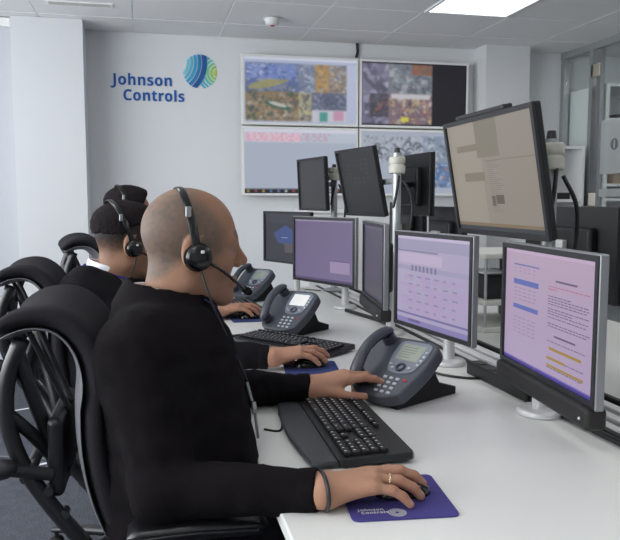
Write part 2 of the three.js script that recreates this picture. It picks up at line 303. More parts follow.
    box(g, '#6e5f80', 312, 356, 110, 8); line('#6c5c80', 384, 274, 186); box(g, '#a78a48', 286, 410, 166, 12); box(g, '#a78a48', 274, 452, 100, 11); line('#5f5078', 456, 376, 90); box(g, '#a78a48', 274, 484, 190, 10); line('#5f5078', 496, 274, 170);
    g.restore();
    box(g, '#52459a', 0, h - 12, w, 12); box(g, '#8676b8', 0, h - 18, w, 6);
  },
  table(g, w, h) {
    const gr = g.createLinearGradient(0, 0, w, h); gr.addColorStop(0, '#bab0ca'); gr.addColorStop(1, '#b0a6c8'); g.fillStyle = gr; g.fillRect(0, 0, w, h);
    box(g, '#c9bedb', 0, 0, w, 16); box(g, '#a6a0bd', 0, 20, w, 60); box(g, '#8c86a6', 0, 82, 300, 10); box(g, '#c6b6d2', 10, 100, 320, 60); box(g, '#a8a2c2', 0, 175, w, 26);
    g.fillStyle = '#837a9c'; for (let x = 110; x < 300; x += 28) g.fillRect(x, 170, 14, 34);
    g.fillStyle = '#b6a5ca'; for (let k = 0; k < 60; k++) g.fillRect(20 + rnd() * (w - 80), 220 + rnd() * 220, 30 + rnd() * 60, 24); g.fillStyle = '#9b8fb4'; for (let r = 0; r < 5; r++) for (let x = 90; x < 440; x += 62) g.fillRect(x, 230 + r * 48, 18 + rnd() * 20, 10);
    box(g, '#7f77a8', 0, h - 64, w, 12); box(g, '#8f86b8', 0, h - 30, w, 30); box(g, '#6f679a', 90, h - 30, 90, 16);
  },
  plain(g, w, h) { const gr = g.createLinearGradient(0, 0, w, h); gr.addColorStop(0, '#75668c'); gr.addColorStop(1, '#8d82a8'); g.fillStyle = gr; g.fillRect(0, 0, w, h); box(g, '#a298b6', 0, 0, w, 14); box(g, '#665a80', 0, h - 20, w, 20); box(g, '#ae9cc0', w * 0.62, h * 0.66, w * 0.32, h * 0.19); box(g, '#6d5c88', w * 0.62, h * 0.65, w * 0.32, 6); },
  dim(g, w, h) { box(g, '#4a4656', 0, 0, w, h); box(g, '#575266', 0, 0, w, 26); box(g, '#3e3b4a', 0, h - 26, w, 26); },
  beige(g, w, h) {
    box(g, '#9b9389', 0, 0, w, h); box(g, '#a69d91', 0, 0, w * 0.4, h); box(g, '#8b8375', w * 0.36, 0, w * 0.26, h * 0.33); box(g, '#8a8173', w * 0.1, h * 0.2, w * 0.26, h * 0.06); box(g, '#8a8172', w * 0.16, h * 0.46, w * 0.26, h * 0.08);
    g.fillStyle = '#84776f'; for (let k = 0; k < 26; k++) g.fillRect(w * 0.46, h * (0.37 + k * 0.018), w * (0.05 + rnd() * 0.12), 2); g.fillRect(w * 0.44, h * 0.36, w * 0.55, 3); box(g, '#6e6259', w * 0.47, h * 0.68, w * 0.04, h * 0.09); box(g, '#6e6259', w * 0.52, h * 0.67, w * 0.09, h * 0.08);
    box(g, '#8d7a62', 0, h * 0.93, w, h * 0.03); box(g, '#454a50', 0, h * 0.96, w, h * 0.04);
  },
  dark(g, w, h) { box(g, '#2c2b30', 0, 0, w, h); g.fillStyle = '#45434a'; for (let r = 0; r < 6; r++) for (let x = 0; x < 5; x++) if (rnd() < 0.7) g.fillRect(w * (0.25 + x * 0.12), h * (0.14 + r * 0.07), 18 + rnd() * 14, 10); },
  off(g, w, h) { box(g, '#3a3a40', 0, 0, w, h); },
  picture(g, w, h) { box(g, '#33353e', 0, 0, w, h); box(g, '#3a3c46', 0, 0, w, h * 0.2); g.fillStyle = '#3e4f86'; g.beginPath(); g.moveTo(w * 0.2, h * 0.42); g.lineTo(w * 0.48, h * 0.24); g.lineTo(w * 0.72, h * 0.4); g.lineTo(w * 0.6, h * 0.66); g.lineTo(w * 0.3, h * 0.62); g.fill(); g.fillStyle = '#585058'; g.fillRect(w * 0.45, h * 0.62, w * 0.3, h * 0.2); box(g, '#aab0c8', w * 0.38, h * 0.5, w * 0.14, 6); },
};

// ---------------------------------------------------------------- wall video screens
function wallScreen(cx, cy, label, draw, veil = 0) {
  const t = thing('wall_screen', label, 'screen', [cx, cy, ZB], 0, 'four wall screens in a two by two block'), w = 0.902, h = 0.519;
  part('wall_bracket', rbox(0.4, 0.3, 0.05, 0.004, 0, 0, 0.025), M.black, t);
  part('case', rbox(w, h, 0.05, 0.008, 0, 0, 0.072), M.offWhite, t);
  part('bezel', [slab(-w / 2 + 0.004, w / 2 - 0.004, h / 2 - 0.02, h / 2 - 0.004, 0.097, 0.103), slab(-w / 2 + 0.004, w / 2 - 0.004, -h / 2 + 0.004, -h / 2 + 0.02, 0.097, 0.103), slab(-w / 2 + 0.004, -w / 2 + 0.018, -h / 2 + 0.02, h / 2 - 0.02, 0.097, 0.103), slab(w / 2 - 0.018, w / 2 - 0.004, -h / 2 + 0.02, h / 2 - 0.02, 0.097, 0.103)], M.white, t);
  const p = new THREE.PlaneGeometry(w - 0.036, h - 0.04); part('display', mv(p, 0, 0, 0.0985), screenMat(512, 300, (g, w, hh) => { draw(g, w, hh); if (veil) { g.globalAlpha = veil; box(g, '#8d92a4', 0, 0, w, hh); g.globalAlpha = 1; } }, 1, 6), t);
}
const tvx = [1.163, 2.071], tvy = [2.092, 1.566];
wallScreen(tvx[0], tvy[0], 'upper left wall screen showing a mosaic of colourful shop floor cameras', draws.tv1, 0.24);
wallScreen(tvx[1], tvy[0], 'upper right wall screen with camera pictures and a black right strip', draws.tv2, 0.1);
wallScreen(tvx[0], tvy[1], 'lower left wall screen showing a pale list with pink rows', draws.tv3);
wallScreen(tvx[1], tvy[1], 'lower right wall screen showing grey camera views, half hidden by monitors', draws.tv4, 0.2);
const wc = thing('cable_trunking', 'short black cable running from wall screens to ceiling', 'cable', [1.62, 2.37, ZB]);
part('cable', tube([[0, 0.005, 0.012], [0.01, 0.05, 0.012], [0.005, 0.112, 0.012]], 0.011), M.black, wc);

// smoke detector and air vent
const sd = thing('smoke_detector', 'round white smoke detector on the ceiling tile', 'smoke detector', [0.85, H, -4.86]);
part('housing', lathe([[0, 0], [0.055, 0], [0.055, -0.018], [0.047, -0.022], [0.044, -0.04], [0.03, -0.048], [0, -0.05]]), M.white, sd);
part('indicator', cyl(0.014, 0.014, 0.006, 0, -0.051, 0.004), M.red, sd);
const av = thing('air_vent', 'white slotted air vent in ceiling above the wide column', 'air vent', [-0.37, H, -4.79]);
part('frame', [slab(-0.2, 0.2, -0.004, 0.001, -0.05, -0.03), slab(-0.2, 0.2, -0.004, 0.001, 0.03, 0.05), slab(-0.2, -0.18, -0.004, 0.001, -0.03, 0.03), slab(0.18, 0.2, -0.004, 0.001, -0.03, 0.03)], M.ceilGrid, av);
for (let k = 0; k < 3; k++) { const g = slab(-0.18, 0.18, -0.001, 0.001, -0.011, 0.011); g.rotateX(0.5); part('slat', mv(g, 0, -0.003, -0.02 + k * 0.02), M.offWhite, av); }

// ---------------------------------------------------------------- cupboards and shelves along the back wall
function shelfUnit(x, z, w, d, h, levels, label) {
  const t = thing('shelf_unit', label, 'shelf', [x, 0, z]);
  part('side_panel', slab(-w / 2, -w / 2 + 0.02, 0, h, -d / 2, d / 2), M.white, t); part('side_panel', slab(w / 2 - 0.02, w / 2, 0, h, -d / 2, d / 2), M.white, t);
  part('back_panel', slab(-w / 2 + 0.02, w / 2 - 0.02, 0, h, -d / 2, -d / 2 + 0.01), M.white, t); part('top_panel', slab(-w / 2, w / 2, h, h + 0.022, -d / 2, d / 2), M.white, t);
  for (const y of levels) part('shelf', slab(-w / 2 + 0.02, w / 2 - 0.02, y, y + 0.022, -d / 2 + 0.01, d / 2), M.white, t);
  return t;
}
shelfUnit(3.1, -5.22, 0.5, 0.34, 1.67, [0.06, 0.45, 0.85, 1.26], 'white open shelf unit beside the glass partition, behind the beige screen');
shelfUnit(3.91, -5.2, 0.9, 0.5, 2.14, [0.06, 0.45, 0.86, 1.27, 1.38, 1.88], 'tall white shelf unit behind the glass door');
function onShelf(name, label, cat, x, y, z, w, h, d, m, group) { const t = thing(name, label, cat, [x, y, z], 0, group); part('body', rbox(w, h, d, 0.004, 0, h / 2, 0), m, t); part('lid', rbox(w + 0.004, h * 0.18, d + 0.004, 0.003, 0, h * 0.92, 0), m === M.black ? M.bezel : M.black, t); }
onShelf('storage_box', 'dark flat box on the open shelf beside the glass partition', 'box', 3.08, 1.282, -5.2, 0.34, 0.05, 0.24, M.black);
onShelf('storage_box', 'black box standing low on the shelf behind the glass door', 'box', 3.75, 0.882, -5.16, 0.3, 0.2, 0.3, M.black);
onShelf('storage_box', 'dark tray on the upper shelf behind the glass door', 'box', 3.75, 1.902, -5.12, 0.4, 0.03, 0.3, M.black);
onShelf('storage_box', 'cardboard box on the middle shelf behind the glass door', 'box', 3.75, 1.402, -5.12, 0.4, 0.09, 0.3, mat(170, 150, 130, 0.8));
const cab = thing('low_cabinet', 'white low cabinet against back wall under the wall screens', 'cabinet', [1.85, 0, -5.28]);
part('body', slab(-0.7, 0.7, 0.05, 1.18, -0.2, 0.18), M.white, cab); part('top_panel', rbox(1.44, 0.03, 0.42, 0.004, 0, 1.195, 0), M.white, cab); part('plinth', slab(-0.68, 0.68, 0, 0.05, -0.18, 0.15), M.bezel, cab);
for (const s of [-1, 1]) { const d = part('door', slab(s * 0.352 - 0.345, s * 0.352 + 0.345, 0.06, 1.17, 0.18, 0.198), M.white, cab); part('handle', rbox(0.012, 0.14, 0.02, 0.004, s * 0.06, 0.8, 0.208), M.alu, d); }

// ---------------------------------------------------------------- desk
const DY = 0.74, Z0 = -0.55, Z1 = -4.36;
const desk = thing('long_desk', 'long white double desk shared by the seated men', 'desk', [0, 0, 0]);
function top(x0, x1) { const g = new RoundedBoxGeometry(x1 - x0, 0.028, Z0 - Z1, 2, 0.004); return metreUV(mv(g, (x0 + x1) / 2, DY - 0.014, (Z0 + Z1) / 2)); }
part('desk_top', top(0.215, 1.03), M.desk, desk); part('desk_top', top(1.23, 2.02), M.desk, desk);
part('cable_trough', [slab(1.03, 1.04, DY - 0.11, DY - 0.003, Z1, Z0), slab(1.22, 1.23, DY - 0.11, DY - 0.003, Z1, Z0), slab(1.04, 1.22, DY - 0.11, DY - 0.1, Z1, Z0)], M.blackMatt, desk);
for (const x of [1.075, 1.13, 1.185]) part('trough_rail', rbox(0.03, 0.02, Z0 - Z1, 0.004, x, DY - 0.012, (Z0 + Z1) / 2), M.white, desk);
part('edge_rail', slab(1.03, 1.045, DY - 0.003, DY + 0.004, Z1, Z0), M.black, desk); part('edge_rail', slab(1.215, 1.23, DY - 0.003, DY + 0.004, Z1, Z0), M.black, desk);
for (const z of [Z0 - 0.1, -2.45, Z1 + 0.1]) { part('leg', rbox(0.06, DY - 0.03, 0.05, 0.006, 1.13 - 0.75, (DY - 0.03) / 2, z), M.alu, desk); part('leg', rbox(0.06, DY - 0.03, 0.05, 0.006, 1.13 + 0.7, (DY - 0.03) / 2, z), M.alu, desk); part('cross_beam', rbox(1.5, 0.05, 0.05, 0.005, 1.12, DY - 0.14, z), M.alu, desk); }

// ---------------------------------------------------------------- monitors
// local frame: origin at the middle of the panel, +x to the right of someone looking at the screen, +y up, +z out of the screen
function monitor({ c, yaw, tilt = 0, w = 0.474, h = 0.296, label, draw, bar = false, silver = true, stand = [0, 0.075], group, level = 1, arm = false }) {
  const t = thing('monitor', label, 'monitor', [c[0], arm ? c[1] : DY, c[2]], -Math.PI / 2 + yaw * R, group);
  const b = 0.013, W = w + 2 * b, Hh = h + 2 * b, up = arm ? 0 : c[1] - DY;
  const place = (o) => { o.rotation.x = tilt * R; o.position.y = up; return o; };
  place(part('casing', [rbox(W - 0.004, Hh, 0.02, 0.006, 0, 0, -0.014), rbox(W * 0.62, Hh * 0.62, 0.04, 0.014, 0, -0.01, -0.036)], silver ? M.bezel : M.black, t));
  if (silver) place(part('silver_rim', [rbox(0.007, Hh + 0.006, 0.02, 0.003, -W / 2 - 0.001, 0, -0.009), rbox(0.007, Hh + 0.006, 0.02, 0.003, W / 2 + 0.001, 0, -0.009), rbox(W, 0.005, 0.02, 0.002, 0, Hh / 2 + 0.001, -0.009)], M.silver, t));
  const f = 0.0035;
  place(part('bezel', [slab(-W / 2, W / 2, h / 2, Hh / 2, -0.005, f), slab(-W / 2, W / 2, -Hh / 2, -h / 2, -0.005, f), slab(-W / 2, -w / 2, -h / 2, h / 2, -0.005, f), slab(w / 2, W / 2, -h / 2, h / 2, -0.005, f)], M.bezel, t));
  place(part('display', mv(new THREE.PlaneGeometry(w, h), 0, 0, -0.0035), screenMat(512, 520, draw, level), t));
  if (bar) { const s = place(part('sound_bar', rbox(W - 0.004, 0.05, 0.05, 0.012, 0, -Hh / 2 - 0.024, -0.008), M.bar, t)); part('power_light', new THREE.SphereGeometry(0.0035, 10, 8).translate(W / 2 - 0.03, -Hh / 2 - 0.026, 0.017), M.legend, s); }
  if (!arm) {
    const [sx, sz] = stand;
    part('stand_base', mv(lathe([[0, 0], [0.054, 0], [0.057, 0.004], [0.056, 0.012], [0.05, 0.017], [0.02, 0.02], [0, 0.02]]), sx, 0, -sz), M.baseSilver, t);
    part('stand_neck', [cyl(0.019, 0.018, up - 0.02, sx, (up - 0.02) / 2 + 0.015, -sz), rbox(0.09, 0.09, Math.max(0.02, sz - 0.05), 0.006, sx, up, -(sz + 0.055) / 2)], M.baseSilver, t);
  }
  return t;
}
monitor({ c: [0.928, 1.0, -1.546], yaw: -5.5, label: 'nearest monitor with pink report page, blue bars and yellow highlights', draw: draws.report, bar: true, stand: [-0.05, 0.022] });
monitor({ c: [0.885, 1.007, -2.15], yaw: 9, w: 0.44, label: 'monitor with lilac table page in front of bald man', draw: draws.table });
monitor({ c: [0.875, 1.03, -2.72], yaw: -8, w: 0.45, h: 0.285, label: 'monitor with dim grey screen seen nearly edge-on, black bar below', draw: draws.dim, bar: true });
monitor({ c: [0.835, 1.03, -3.39], yaw: 24, label: 'monitor with plain purple screen and small pale window', draw: draws.plain, level: 0.85, h: 0.296, w: 0.46, stand: [0.03, 0.12] });
monitor({ c: [0.78, 1.062, -4.03], yaw: 24, w: 0.44, h: 0.27, label: 'far monitor with dark screen and blue picture', draw: draws.picture, silver: false });
// upper monitors on poles
function poleMonitor(o, pole) {
  const m = monitor({ ...o, arm: true, silver: false }), t = thing('monitor_pole', pole.label, 'monitor pole', [pole.x, DY, pole.z]);
  part('flange', lathe([[0, 0], [0.06, 0], [0.06, 0.012], [0.03, 0.02], [0, 0.02]]), M.alu, t);
  part('tube', cyl(0.019, 0.019, pole.h, 0, pole.h / 2, 0), M.alu, t); part('cap', cyl(0.014, 0.011, 0.022, 0, pole.h + 0.011, 0), M.bezel, t);
  part('collar', lathe([[0, -0.04], [0.034, -0.04], [0.036, -0.034], [0.036, -0.006], [0.031, -0.003], [0.031, 0.003], [0.036, 0.006], [0.036, 0.028], [0.032, 0.034], [0, 0.034]]).translate(0, pole.cy - DY, 0), M.beige, t);
  const n = V(-Math.cos(o.yaw * R), 0, Math.sin(o.yaw * R)), end = V(...o.c).addScaledVector(n, -0.07).sub(V(pole.x, DY, pole.z)), y = end.y;
  part('arm', [rod([0, y, 0], [end.x * 0.5 + 0.02, y, end.z * 0.5], 0.014), rod([end.x * 0.5 + 0.02, y, end.z * 0.5], [end.x, y, end.z], 0.014)], M.alu, t);
  part('cable', [tube([[0.02, y, 0.03], [0.05, y - 0.08, 0.05], [0.05, y - 0.2, 0.045], [0.025, y - 0.3, 0.03]], 0.006), tube([[0.0, y + 0.02, 0.03], [-0.02, y - 0.06, 0.05], [-0.03, y - 0.12, 0.04]], 0.006)], M.black, t);
  return [m, t];
}
const [u1] = poleMonitor({ c: [0.92, 1.34, -1.82], yaw: -1, tilt: 10, w: 0.512, h: 0.308, label: 'upper monitor tilted down with beige page on screen', draw: draws.beige, level: 0.9 }, { x: 1.08, z: -1.785, h: 0.7, cy: 1.395, label: 'metal monitor pole with beige collar behind the beige upper screen' });
const sb = part('light_bar', rbox(0.3, 0.014, 0.03, 0.005, -0.04, 0.173, -0.02), M.bezel, u1); sb.rotation.x = 10 * R;
const [, middlePole] = poleMonitor({ c: [1.02, 1.36, -3.4], yaw: 9.5, tilt: 12, w: 0.393, h: 0.308, label: 'tall black upper monitor with dark screen and faint text', draw: draws.dark, level: 0.8 }, { x: 1.08, z: -3.02, h: 0.74, cy: 1.43, label: 'metal monitor pole with beige collar in the picture middle' });
poleMonitor({ c: [0.95, 1.366, -4.13], yaw: 10, tilt: 3, w: 0.38, h: 0.28, label: 'small far upper monitor, dark grey, left of the tall black one', draw: draws.off, level: 0.8 }, { x: 1.08, z: -4.1, h: 0.72, cy: 1.43, label: 'far metal monitor pole with beige collar' });
// opposite row of monitors, seen from behind
for (const [c, yaw, label, w, h, arm] of [
  [[1.33, 1.35, -3.45], 183, 'black monitor back right of the middle pole, below the wall screens', 0.42, 0.28, true],
  [[1.5, 1.09, -2.32], 184, 'black monitor back between the beige screen and glass partition', 0.5, 0.3, false],
  [[1.45, 1.08, -3.3], 176, 'black monitor back seen in gap between the pink and lilac screens', 0.46, 0.3, false],
  [[1.45, 1.1, -3.85], 182, 'black monitor back low behind the middle pole', 0.46, 0.3, false],
  [[1.45, 1.06, -1.55], 180, 'black monitor back to the right of the nearest monitor', 0.47, 0.3, false]]) {
  monitor({ c, yaw, w, h, label, draw: draws.off, silver: false, arm, group: 'monitors of the opposite row' });
  if (arm) part('opposite_arm', [rod([0, c[1] - DY, 0], [0.1, c[1] - DY, -0.2], 0.016), rod([0.1, c[1] - DY, -0.2], [0.2, c[1] - DY, -0.38], 0.015)], M.bezel, middlePole);
}

const tray = thing('paper_tray', 'white tiered paper tray seen in the gap between pink and lilac screens', 'paper tray', [1.45, DY, -2.82]);
for (const y of [0.0, 0.11, 0.3]) { part('tier', rbox(0.26, 0.022, 0.36, 0.006, 0, y + 0.011, 0), M.offWhite, tray); }
for (const [a, b] of [[-1, -1], [-1, 1], [1, -1], [1, 1]]) part('post', cyl(0.006, 0.006, 0.3, a * 0.12, 0.16, b * 0.17), M.alu, tray);
part('back_plate', rbox(0.008, 0.28, 0.33, 0.003, 0.12, 0.16, 0), M.black, tray);
const crate = thing('device_box', 'black device with white paper inside the tiered paper tray', 'printer', [1.44, DY + 0.132, -2.82]);
part('body', rbox(0.2, 0.1, 0.3, 0.01, 0, 0.05, 0), M.black, crate); part('paper', rbox(0.12, 0.006, 0.2, 0.002, -0.03, 0.103, 0.02), M.white, crate);

// ---------------------------------------------------------------- telephones
// local frame: face lies in the x,y plane of a tilted group; base at desk level
function phone(lcd, yaw, tilt, label, bright, group) {
  const t = thing('desk_phone', label, 'telephone', [lcd[0], DY, lcd[2]], -Math.PI / 2 + yaw * R, group);
  const place = (o) => { o.rotation.x = -tilt * R; o.position.y = lcd[1] - DY; return o; };
  // outline of the body (handset side left), lcd centre at the origin
  const s = new THREE.Shape(); s.moveTo(-0.045, -0.145); s.quadraticCurveTo(0.005, -0.152, 0.045, -0.125); s.quadraticCurveTo(0.075, -0.05, 0.068, 0.03); s.quadraticCurveTo(0.064, 0.05, 0.03, 0.052); s.lineTo(-0.075, 0.05); s.quadraticCurveTo(-0.125, 0.045, -0.13, 0.02); s.lineTo(-0.125, -0.09); s.quadraticCurveTo(-0.118, -0.138, -0.08, -0.143); s.closePath();
  const body = place(part('body', mv(extrude(s, 0.026, 0.006), 0, 0, -0.034), M.phone, t));
  const f = new THREE.Shape(); f.moveTo(-0.03, -0.062); f.quadraticCurveTo(0.01, -0.072, 0.044, -0.052); f.quadraticCurveTo(0.062, -0.01, 0.056, 0.03); f.quadraticCurveTo(0.053, 0.043, 0.035, 0.045); f.lineTo(-0.03, 0.044); f.quadraticCurveTo(-0.05, 0.042, -0.051, 0.02); f.quadraticCurveTo(-0.052, -0.04, -0.03, -0.062);
  const face = place(part('faceplate', mv(extrude(f, 0.003, 0.0015), 0, 0, -0.004), M.phoneFace, t));
  const lc = document.createElement('canvas'); lc.width = 96; lc.height = 72; const g = lc.getContext('2d'); box(g, bright ? '#f4f6f6' : '#9aa096', 0, 0, 96, 72); g.fillStyle = bright ? '#c8ccd0' : '#7f857c'; for (let k = 0; k < 5; k++) g.fillRect(8, 12 + k * 11, 40 + rnd() * 36, 4);
  const lt = new THREE.CanvasTexture(lc); lt.colorSpace = THREE.SRGBColorSpace;
  place(part('lcd', mv(new THREE.PlaneGeometry(0.076, 0.056), 0.002, 0.006, 0.0015), bright ? new THREE.MeshStandardMaterial({ color: 0x222222, emissive: 0xffffff, emissiveMap: lt, emissiveIntensity: 1 / EXPOSURE, roughness: 0.3 }) : new THREE.MeshStandardMaterial({ map: lt, roughness: 0.25 }), t));
  const keys = []; for (let r = 0; r < 4; r++) for (let c = 0; c < 3; c++) keys.push(rbox(0.0125, 0.0085, 0.006, 0.0025, -0.026 + c * 0.021, -0.083 - r * 0.0155, -0.003));
  for (const [x, y] of [[-0.033, -0.042], [0.03, -0.045], [-0.022, -0.052], [0.048, -0.03], [0.05, -0.015], [0.051, 0.0], [0.051, 0.015]]) keys.push(rbox(0.009, 0.007, 0.005, 0.002, x, y, 0.0015));
  const kp = place(part('keypad', keys, M.phoneKey, t));
  part('dial_ring', new THREE.TorusGeometry(0.011, 0.004, 8, 20).translate(0.002, -0.046, 0.002), M.phoneHandset, kp);
  part('hold_key', rbox(0.012, 0.007, 0.006, 0.0025, 0.04, -0.083, -0.002), M.red, kp);
  // handset: curved bar with two cups, lying in its cradle
  const hs = place(part('handset', [loft(Array.from({ length: 25 }, (_, i) => { const u = i / 24, y = 0.062 - 0.195 * u, bow = 0.03 * Math.sin(Math.PI * u), w = 0.023 - 0.006 * Math.sin(Math.PI * u), th = 0.013, e = Math.sqrt(Math.max(0.04, 1 - Math.pow(Math.abs(2 * u - 1), 8))); return Array.from({ length: 16 }, (_, j) => { const a = j / 16 * 2 * Math.PI; return [-0.094 + w * Math.cos(a) * e, y, 0.022 + bow + th * Math.sin(a) * e]; }); })),
    cyl(0.021, 0.02, 0.03, 0, 0, 0).rotateX(Math.PI / 2).translate(-0.094, 0.036, 0.008), cyl(0.021, 0.02, 0.03, 0, 0, 0).rotateX(Math.PI / 2).translate(-0.094, -0.108, 0.008)], M.phoneHandset, t));
  // wedge foot
  const foot = new THREE.Shape(), hy = lcd[1] - DY, ct = Math.cos(tilt * R), st = Math.sin(tilt * R);
  // profile in (z: toward user, y up): bottom front edge of body to top back
  const zb = st * 0.135 + 0.0, yb = hy - ct * 0.135; foot.moveTo(-0.155, 0); foot.lineTo(zb - 0.03, 0); foot.lineTo(zb - 0.028, Math.max(0.01, yb - 0.02)); foot.lineTo(-st * 0.02 - 0.03, hy + ct * 0.0 - 0.035); foot.lineTo(-0.085, 0.032); foot.lineTo(-0.155, 0.01); foot.closePath();
  const fg = extrude(foot, 0.1, 0.006); fg.rotateY(-Math.PI / 2); part('foot', mv(fg, 0.03, 0.006, 0), M.blackMatt, t);
  void hs; void face; void body;
  return t;
}
phone([0.674, 0.867, -1.772], 29, 52, 'nearest desk phone, being dialled by the bald man', false, 'desk phones');
phone([0.59, 0.872, -2.79], 40, 48, 'middle desk phone with bright white lit display', true, 'desk phones');
phone([0.585, 0.872, -3.79], 37, 49, 'farthest desk phone with grey display', false, 'desk phones');

// ---------------------------------------------------------------- keyboards, mice, mouse pads
function keyboard(x, z, turn, label) {
  const t = thing('keyboard', label, 'keyboard', [x, DY, z], turn, 'black keyboards');   // long side along z, user at -x
  const s = roundRect(0.155, 0.455, 0.012), g = extrude(s, 0.012, 0.002); g.rotateX(-Math.PI / 2); g.rotateZ(0.045); part('base', mv(g, 0.035, 0.008, 0), M.kb, t);
  part('palm_rest', loft(Array.from({ length: 21 }, (_, i) => { const u = i / 20, z = -0.226 + 0.452 * u, w = 0.028 + 0.009 * Math.sin(Math.PI * u); return Array.from({ length: 14 }, (_, j) => { const a = j / 14 * 2 * Math.PI; return [-0.043 - w + w * Math.cos(a), 0.0105 + 0.0075 * Math.sign(Math.sin(a)) * Math.pow(Math.abs(Math.sin(a)), 0.5), z]; }); })), M.palm, t);
  const keys = [], legends = [], pitch = 0.0192;
  const rowY = (x) => 0.0215 + x * 0.045;
  const key = (x, z, l, d = 0.0165) => { const k = new RoundedBoxGeometry(d, 0.008, l - 0.0026, 1, 0.002); k.rotateZ(0.045); keys.push(mv(k, x, rowY(x) + 0.004, z)); const q = new THREE.BoxGeometry(0.0045, 0.0004, 0.0038); legends.push(mv(q, x - 0.003, rowY(x) + 0.0082, z - 0.003)); };
  // z from -0.22 (left of the user... away from camera) to 0.22; numeric block at the camera's end
  for (let r = 0; r < 5; r++) {
    const x = -0.022 + r * pitch; let z = -0.218;
    const widths = r === 0 ? [1.25, 1.25, 1.25, 5.5, 1.25, 1.25, 1.25, 2] : r === 1 ? [1.3, ...Array(11).fill(1), 2.7] : r === 2 ? [1.8, ...Array(11).fill(1), 2.2] : r === 3 ? [1.5, ...Array(12).fill(1), 1.5] : [...Array(13).fill(1), 2];
    for (const w of widths) { key(x, z + w * pitch / 2, w * pitch); z += w * pitch; }
    if (r === 0) for (let k = 0; k < 3; k++) key(x, 0.084 + k * pitch, pitch); if (r === 1) key(x, 0.084 + pitch, pitch); if (r > 2) for (let k = 0; k < 3; k++) key(x, 0.084 + k * pitch, pitch);
    for (let k = 0; k < 4; k++) key(x, 0.148 + k * pitch, pitch);
  }
  for (let k = 0; k < 13; k++) key(0.084, -0.21 + k * pitch + Math.floor(k / 4) * 0.011, pitch, 0.012);
  const a = part('keys', keys, M.key, t); a.userData.kind = 'stuff'; const b = part('key_legends', legends, M.legend, t); b.userData.kind = 'stuff';
  part('silver_edge', rbox(0.006, 0.012, 0.44, 0.002, 0.114, 0.014, 0), M.kbSilver, t);
}
keyboard(0.416, -1.57, -1.5 * R, 'black keyboard in front of the bald man, right behind his mouse hand');
keyboard(0.49, -2.53, 38 * R, 'black keyboard set at an angle before the middle phone');
keyboard(0.42, -3.45, 4 * R, 'black keyboard of the farthest man, mostly hidden by his arm');
function mousePad(x, z, w, d, turn, m, label, print) {
  const t = thing('mouse_pad', label, 'mouse pad', [x, DY, z], turn, 'mouse pads');
  const g = extrude(roundRect(w, d, 0.014), 0.002, 0.0006); g.rotateX(-Math.PI / 2); part('mat', mv(g, 0, 0.001, 0), m, t);
  if (print) {
    const wr = []; for (const [s, yy] of [['Johnson', 0], ['Controls', 0.0115]]) { const q = new TextGeometry(s, { font: bold, size: 0.0085, depth: 0.0002, curveSegments: 2 }); q.rotateX(-Math.PI / 2); wr.push(mv(q, -0.078 + (yy ? 0.004 : 0), 0.0036, 0.058 + yy)); }
    part('lettering', wr, M.legend, t);
    const ar = []; for (let k = 0; k < 5; k++) { const q = new THREE.RingGeometry(0.004 + k * 0.0026, 0.0055 + k * 0.0026, 20, 1, 0, Math.PI * 2); q.rotateX(-Math.PI / 2); ar.push(mv(q, -0.012, 0.0038, 0.07)); } part('emblem', ar, M.legend, t);
  }
}
mousePad(0.428, -1.19, 0.185, 0.185, -6 * R, M.padBlue, 'purple-blue mouse pad with small white print, nearest to the camera', true);
mousePad(0.505, -2.2, 0.17, 0.18, -8 * R, M.padNavy, 'navy mouse pad under the hand of the second man');
mousePad(0.45, -3.2, 0.17, 0.18, 0, M.padNavy, 'navy mouse pad under the hand of the farthest man');
function mouse(x, z, turn, label) {
  const t = thing('mouse', label, 'mouse', [x, DY + 0.0036, z], turn, 'computer mice');
  part('shell', loft(Array.from({ length: 17 }, (_, i) => { const u = i / 16, k = Math.sqrt(Math.max(0.03, 1 - Math.pow(Math.abs(2 * u - 1), 3))); return Array.from({ length: 18 }, (_, j) => { const a = j / 18 * 2 * Math.PI, y = Math.sin(a); return [-0.052 + 0.104 * u, Math.max(0, 0.0 + (y > 0 ? y : 0) * 0.034 * k * (1 - 0.25 * u)) , 0.029 * k * Math.cos(a)]; }); })), M.gloss, t);
  part('wheel', cyl(0.008, 0.008, 0.006, 0, 0, 0, 16).rotateX(Math.PI / 2).translate(0.028, 0.022, 0), M.rubber, t);
}
mouse(0.446, -1.196, 0, 'black mouse under the ringed hand on the purple pad');
mouse(0.505, -2.215, 0, 'black mouse under the hand of the second man');
mouse(0.455, -3.2, 0, 'black mouse under the hand of the farthest man');

// cables lying on the desk
const cableSets = [
  ['thin black headset cable curling on desk beside the keyboard', [[0.26, 0.745, -1.62], [0.29, 0.745, -1.6], [0.31, 0.745, -1.66], [0.32, 0.745, -1.75], [0.36, 0.745, -1.8]], 0.0025],
  ['black cable under the lilac table monitor', [[0.99, 0.745, -2.35], [0.93, 0.745, -2.25], [0.86, 0.745, -2.05], [0.95, 0.745, -1.95], [1.0, 0.745, -1.98]], 0.004],
  ['black cable below the plain purple monitor', [[0.93, 0.745, -3.3], [0.96, 0.75, -3.15], [0.99, 0.745, -3.0], [1.0, 0.745, -2.85]], 0.009],
  ['black cable on the desk behind nearest monitor', [[0.99, 0.745, -1.95], [0.985, 0.748, -1.8], [0.99, 0.745, -1.62], [1.0, 0.745, -1.3]], 0.008],
  ['thin cable along the desk beneath the farthest phone', [[0.55, 0.744, -4.1], [0.7, 0.744, -4.15], [0.9, 0.744, -4.2], [1.0, 0.744, -4.1]], 0.003]];
for (const [label, pts, r] of cableSets) { const t = part('cable', tube(pts.map(([x, y, z]) => [x, DY + r, z]), r, 40), M.black, scene); tag(t, label, 'cable', 'cables on the desk'); }
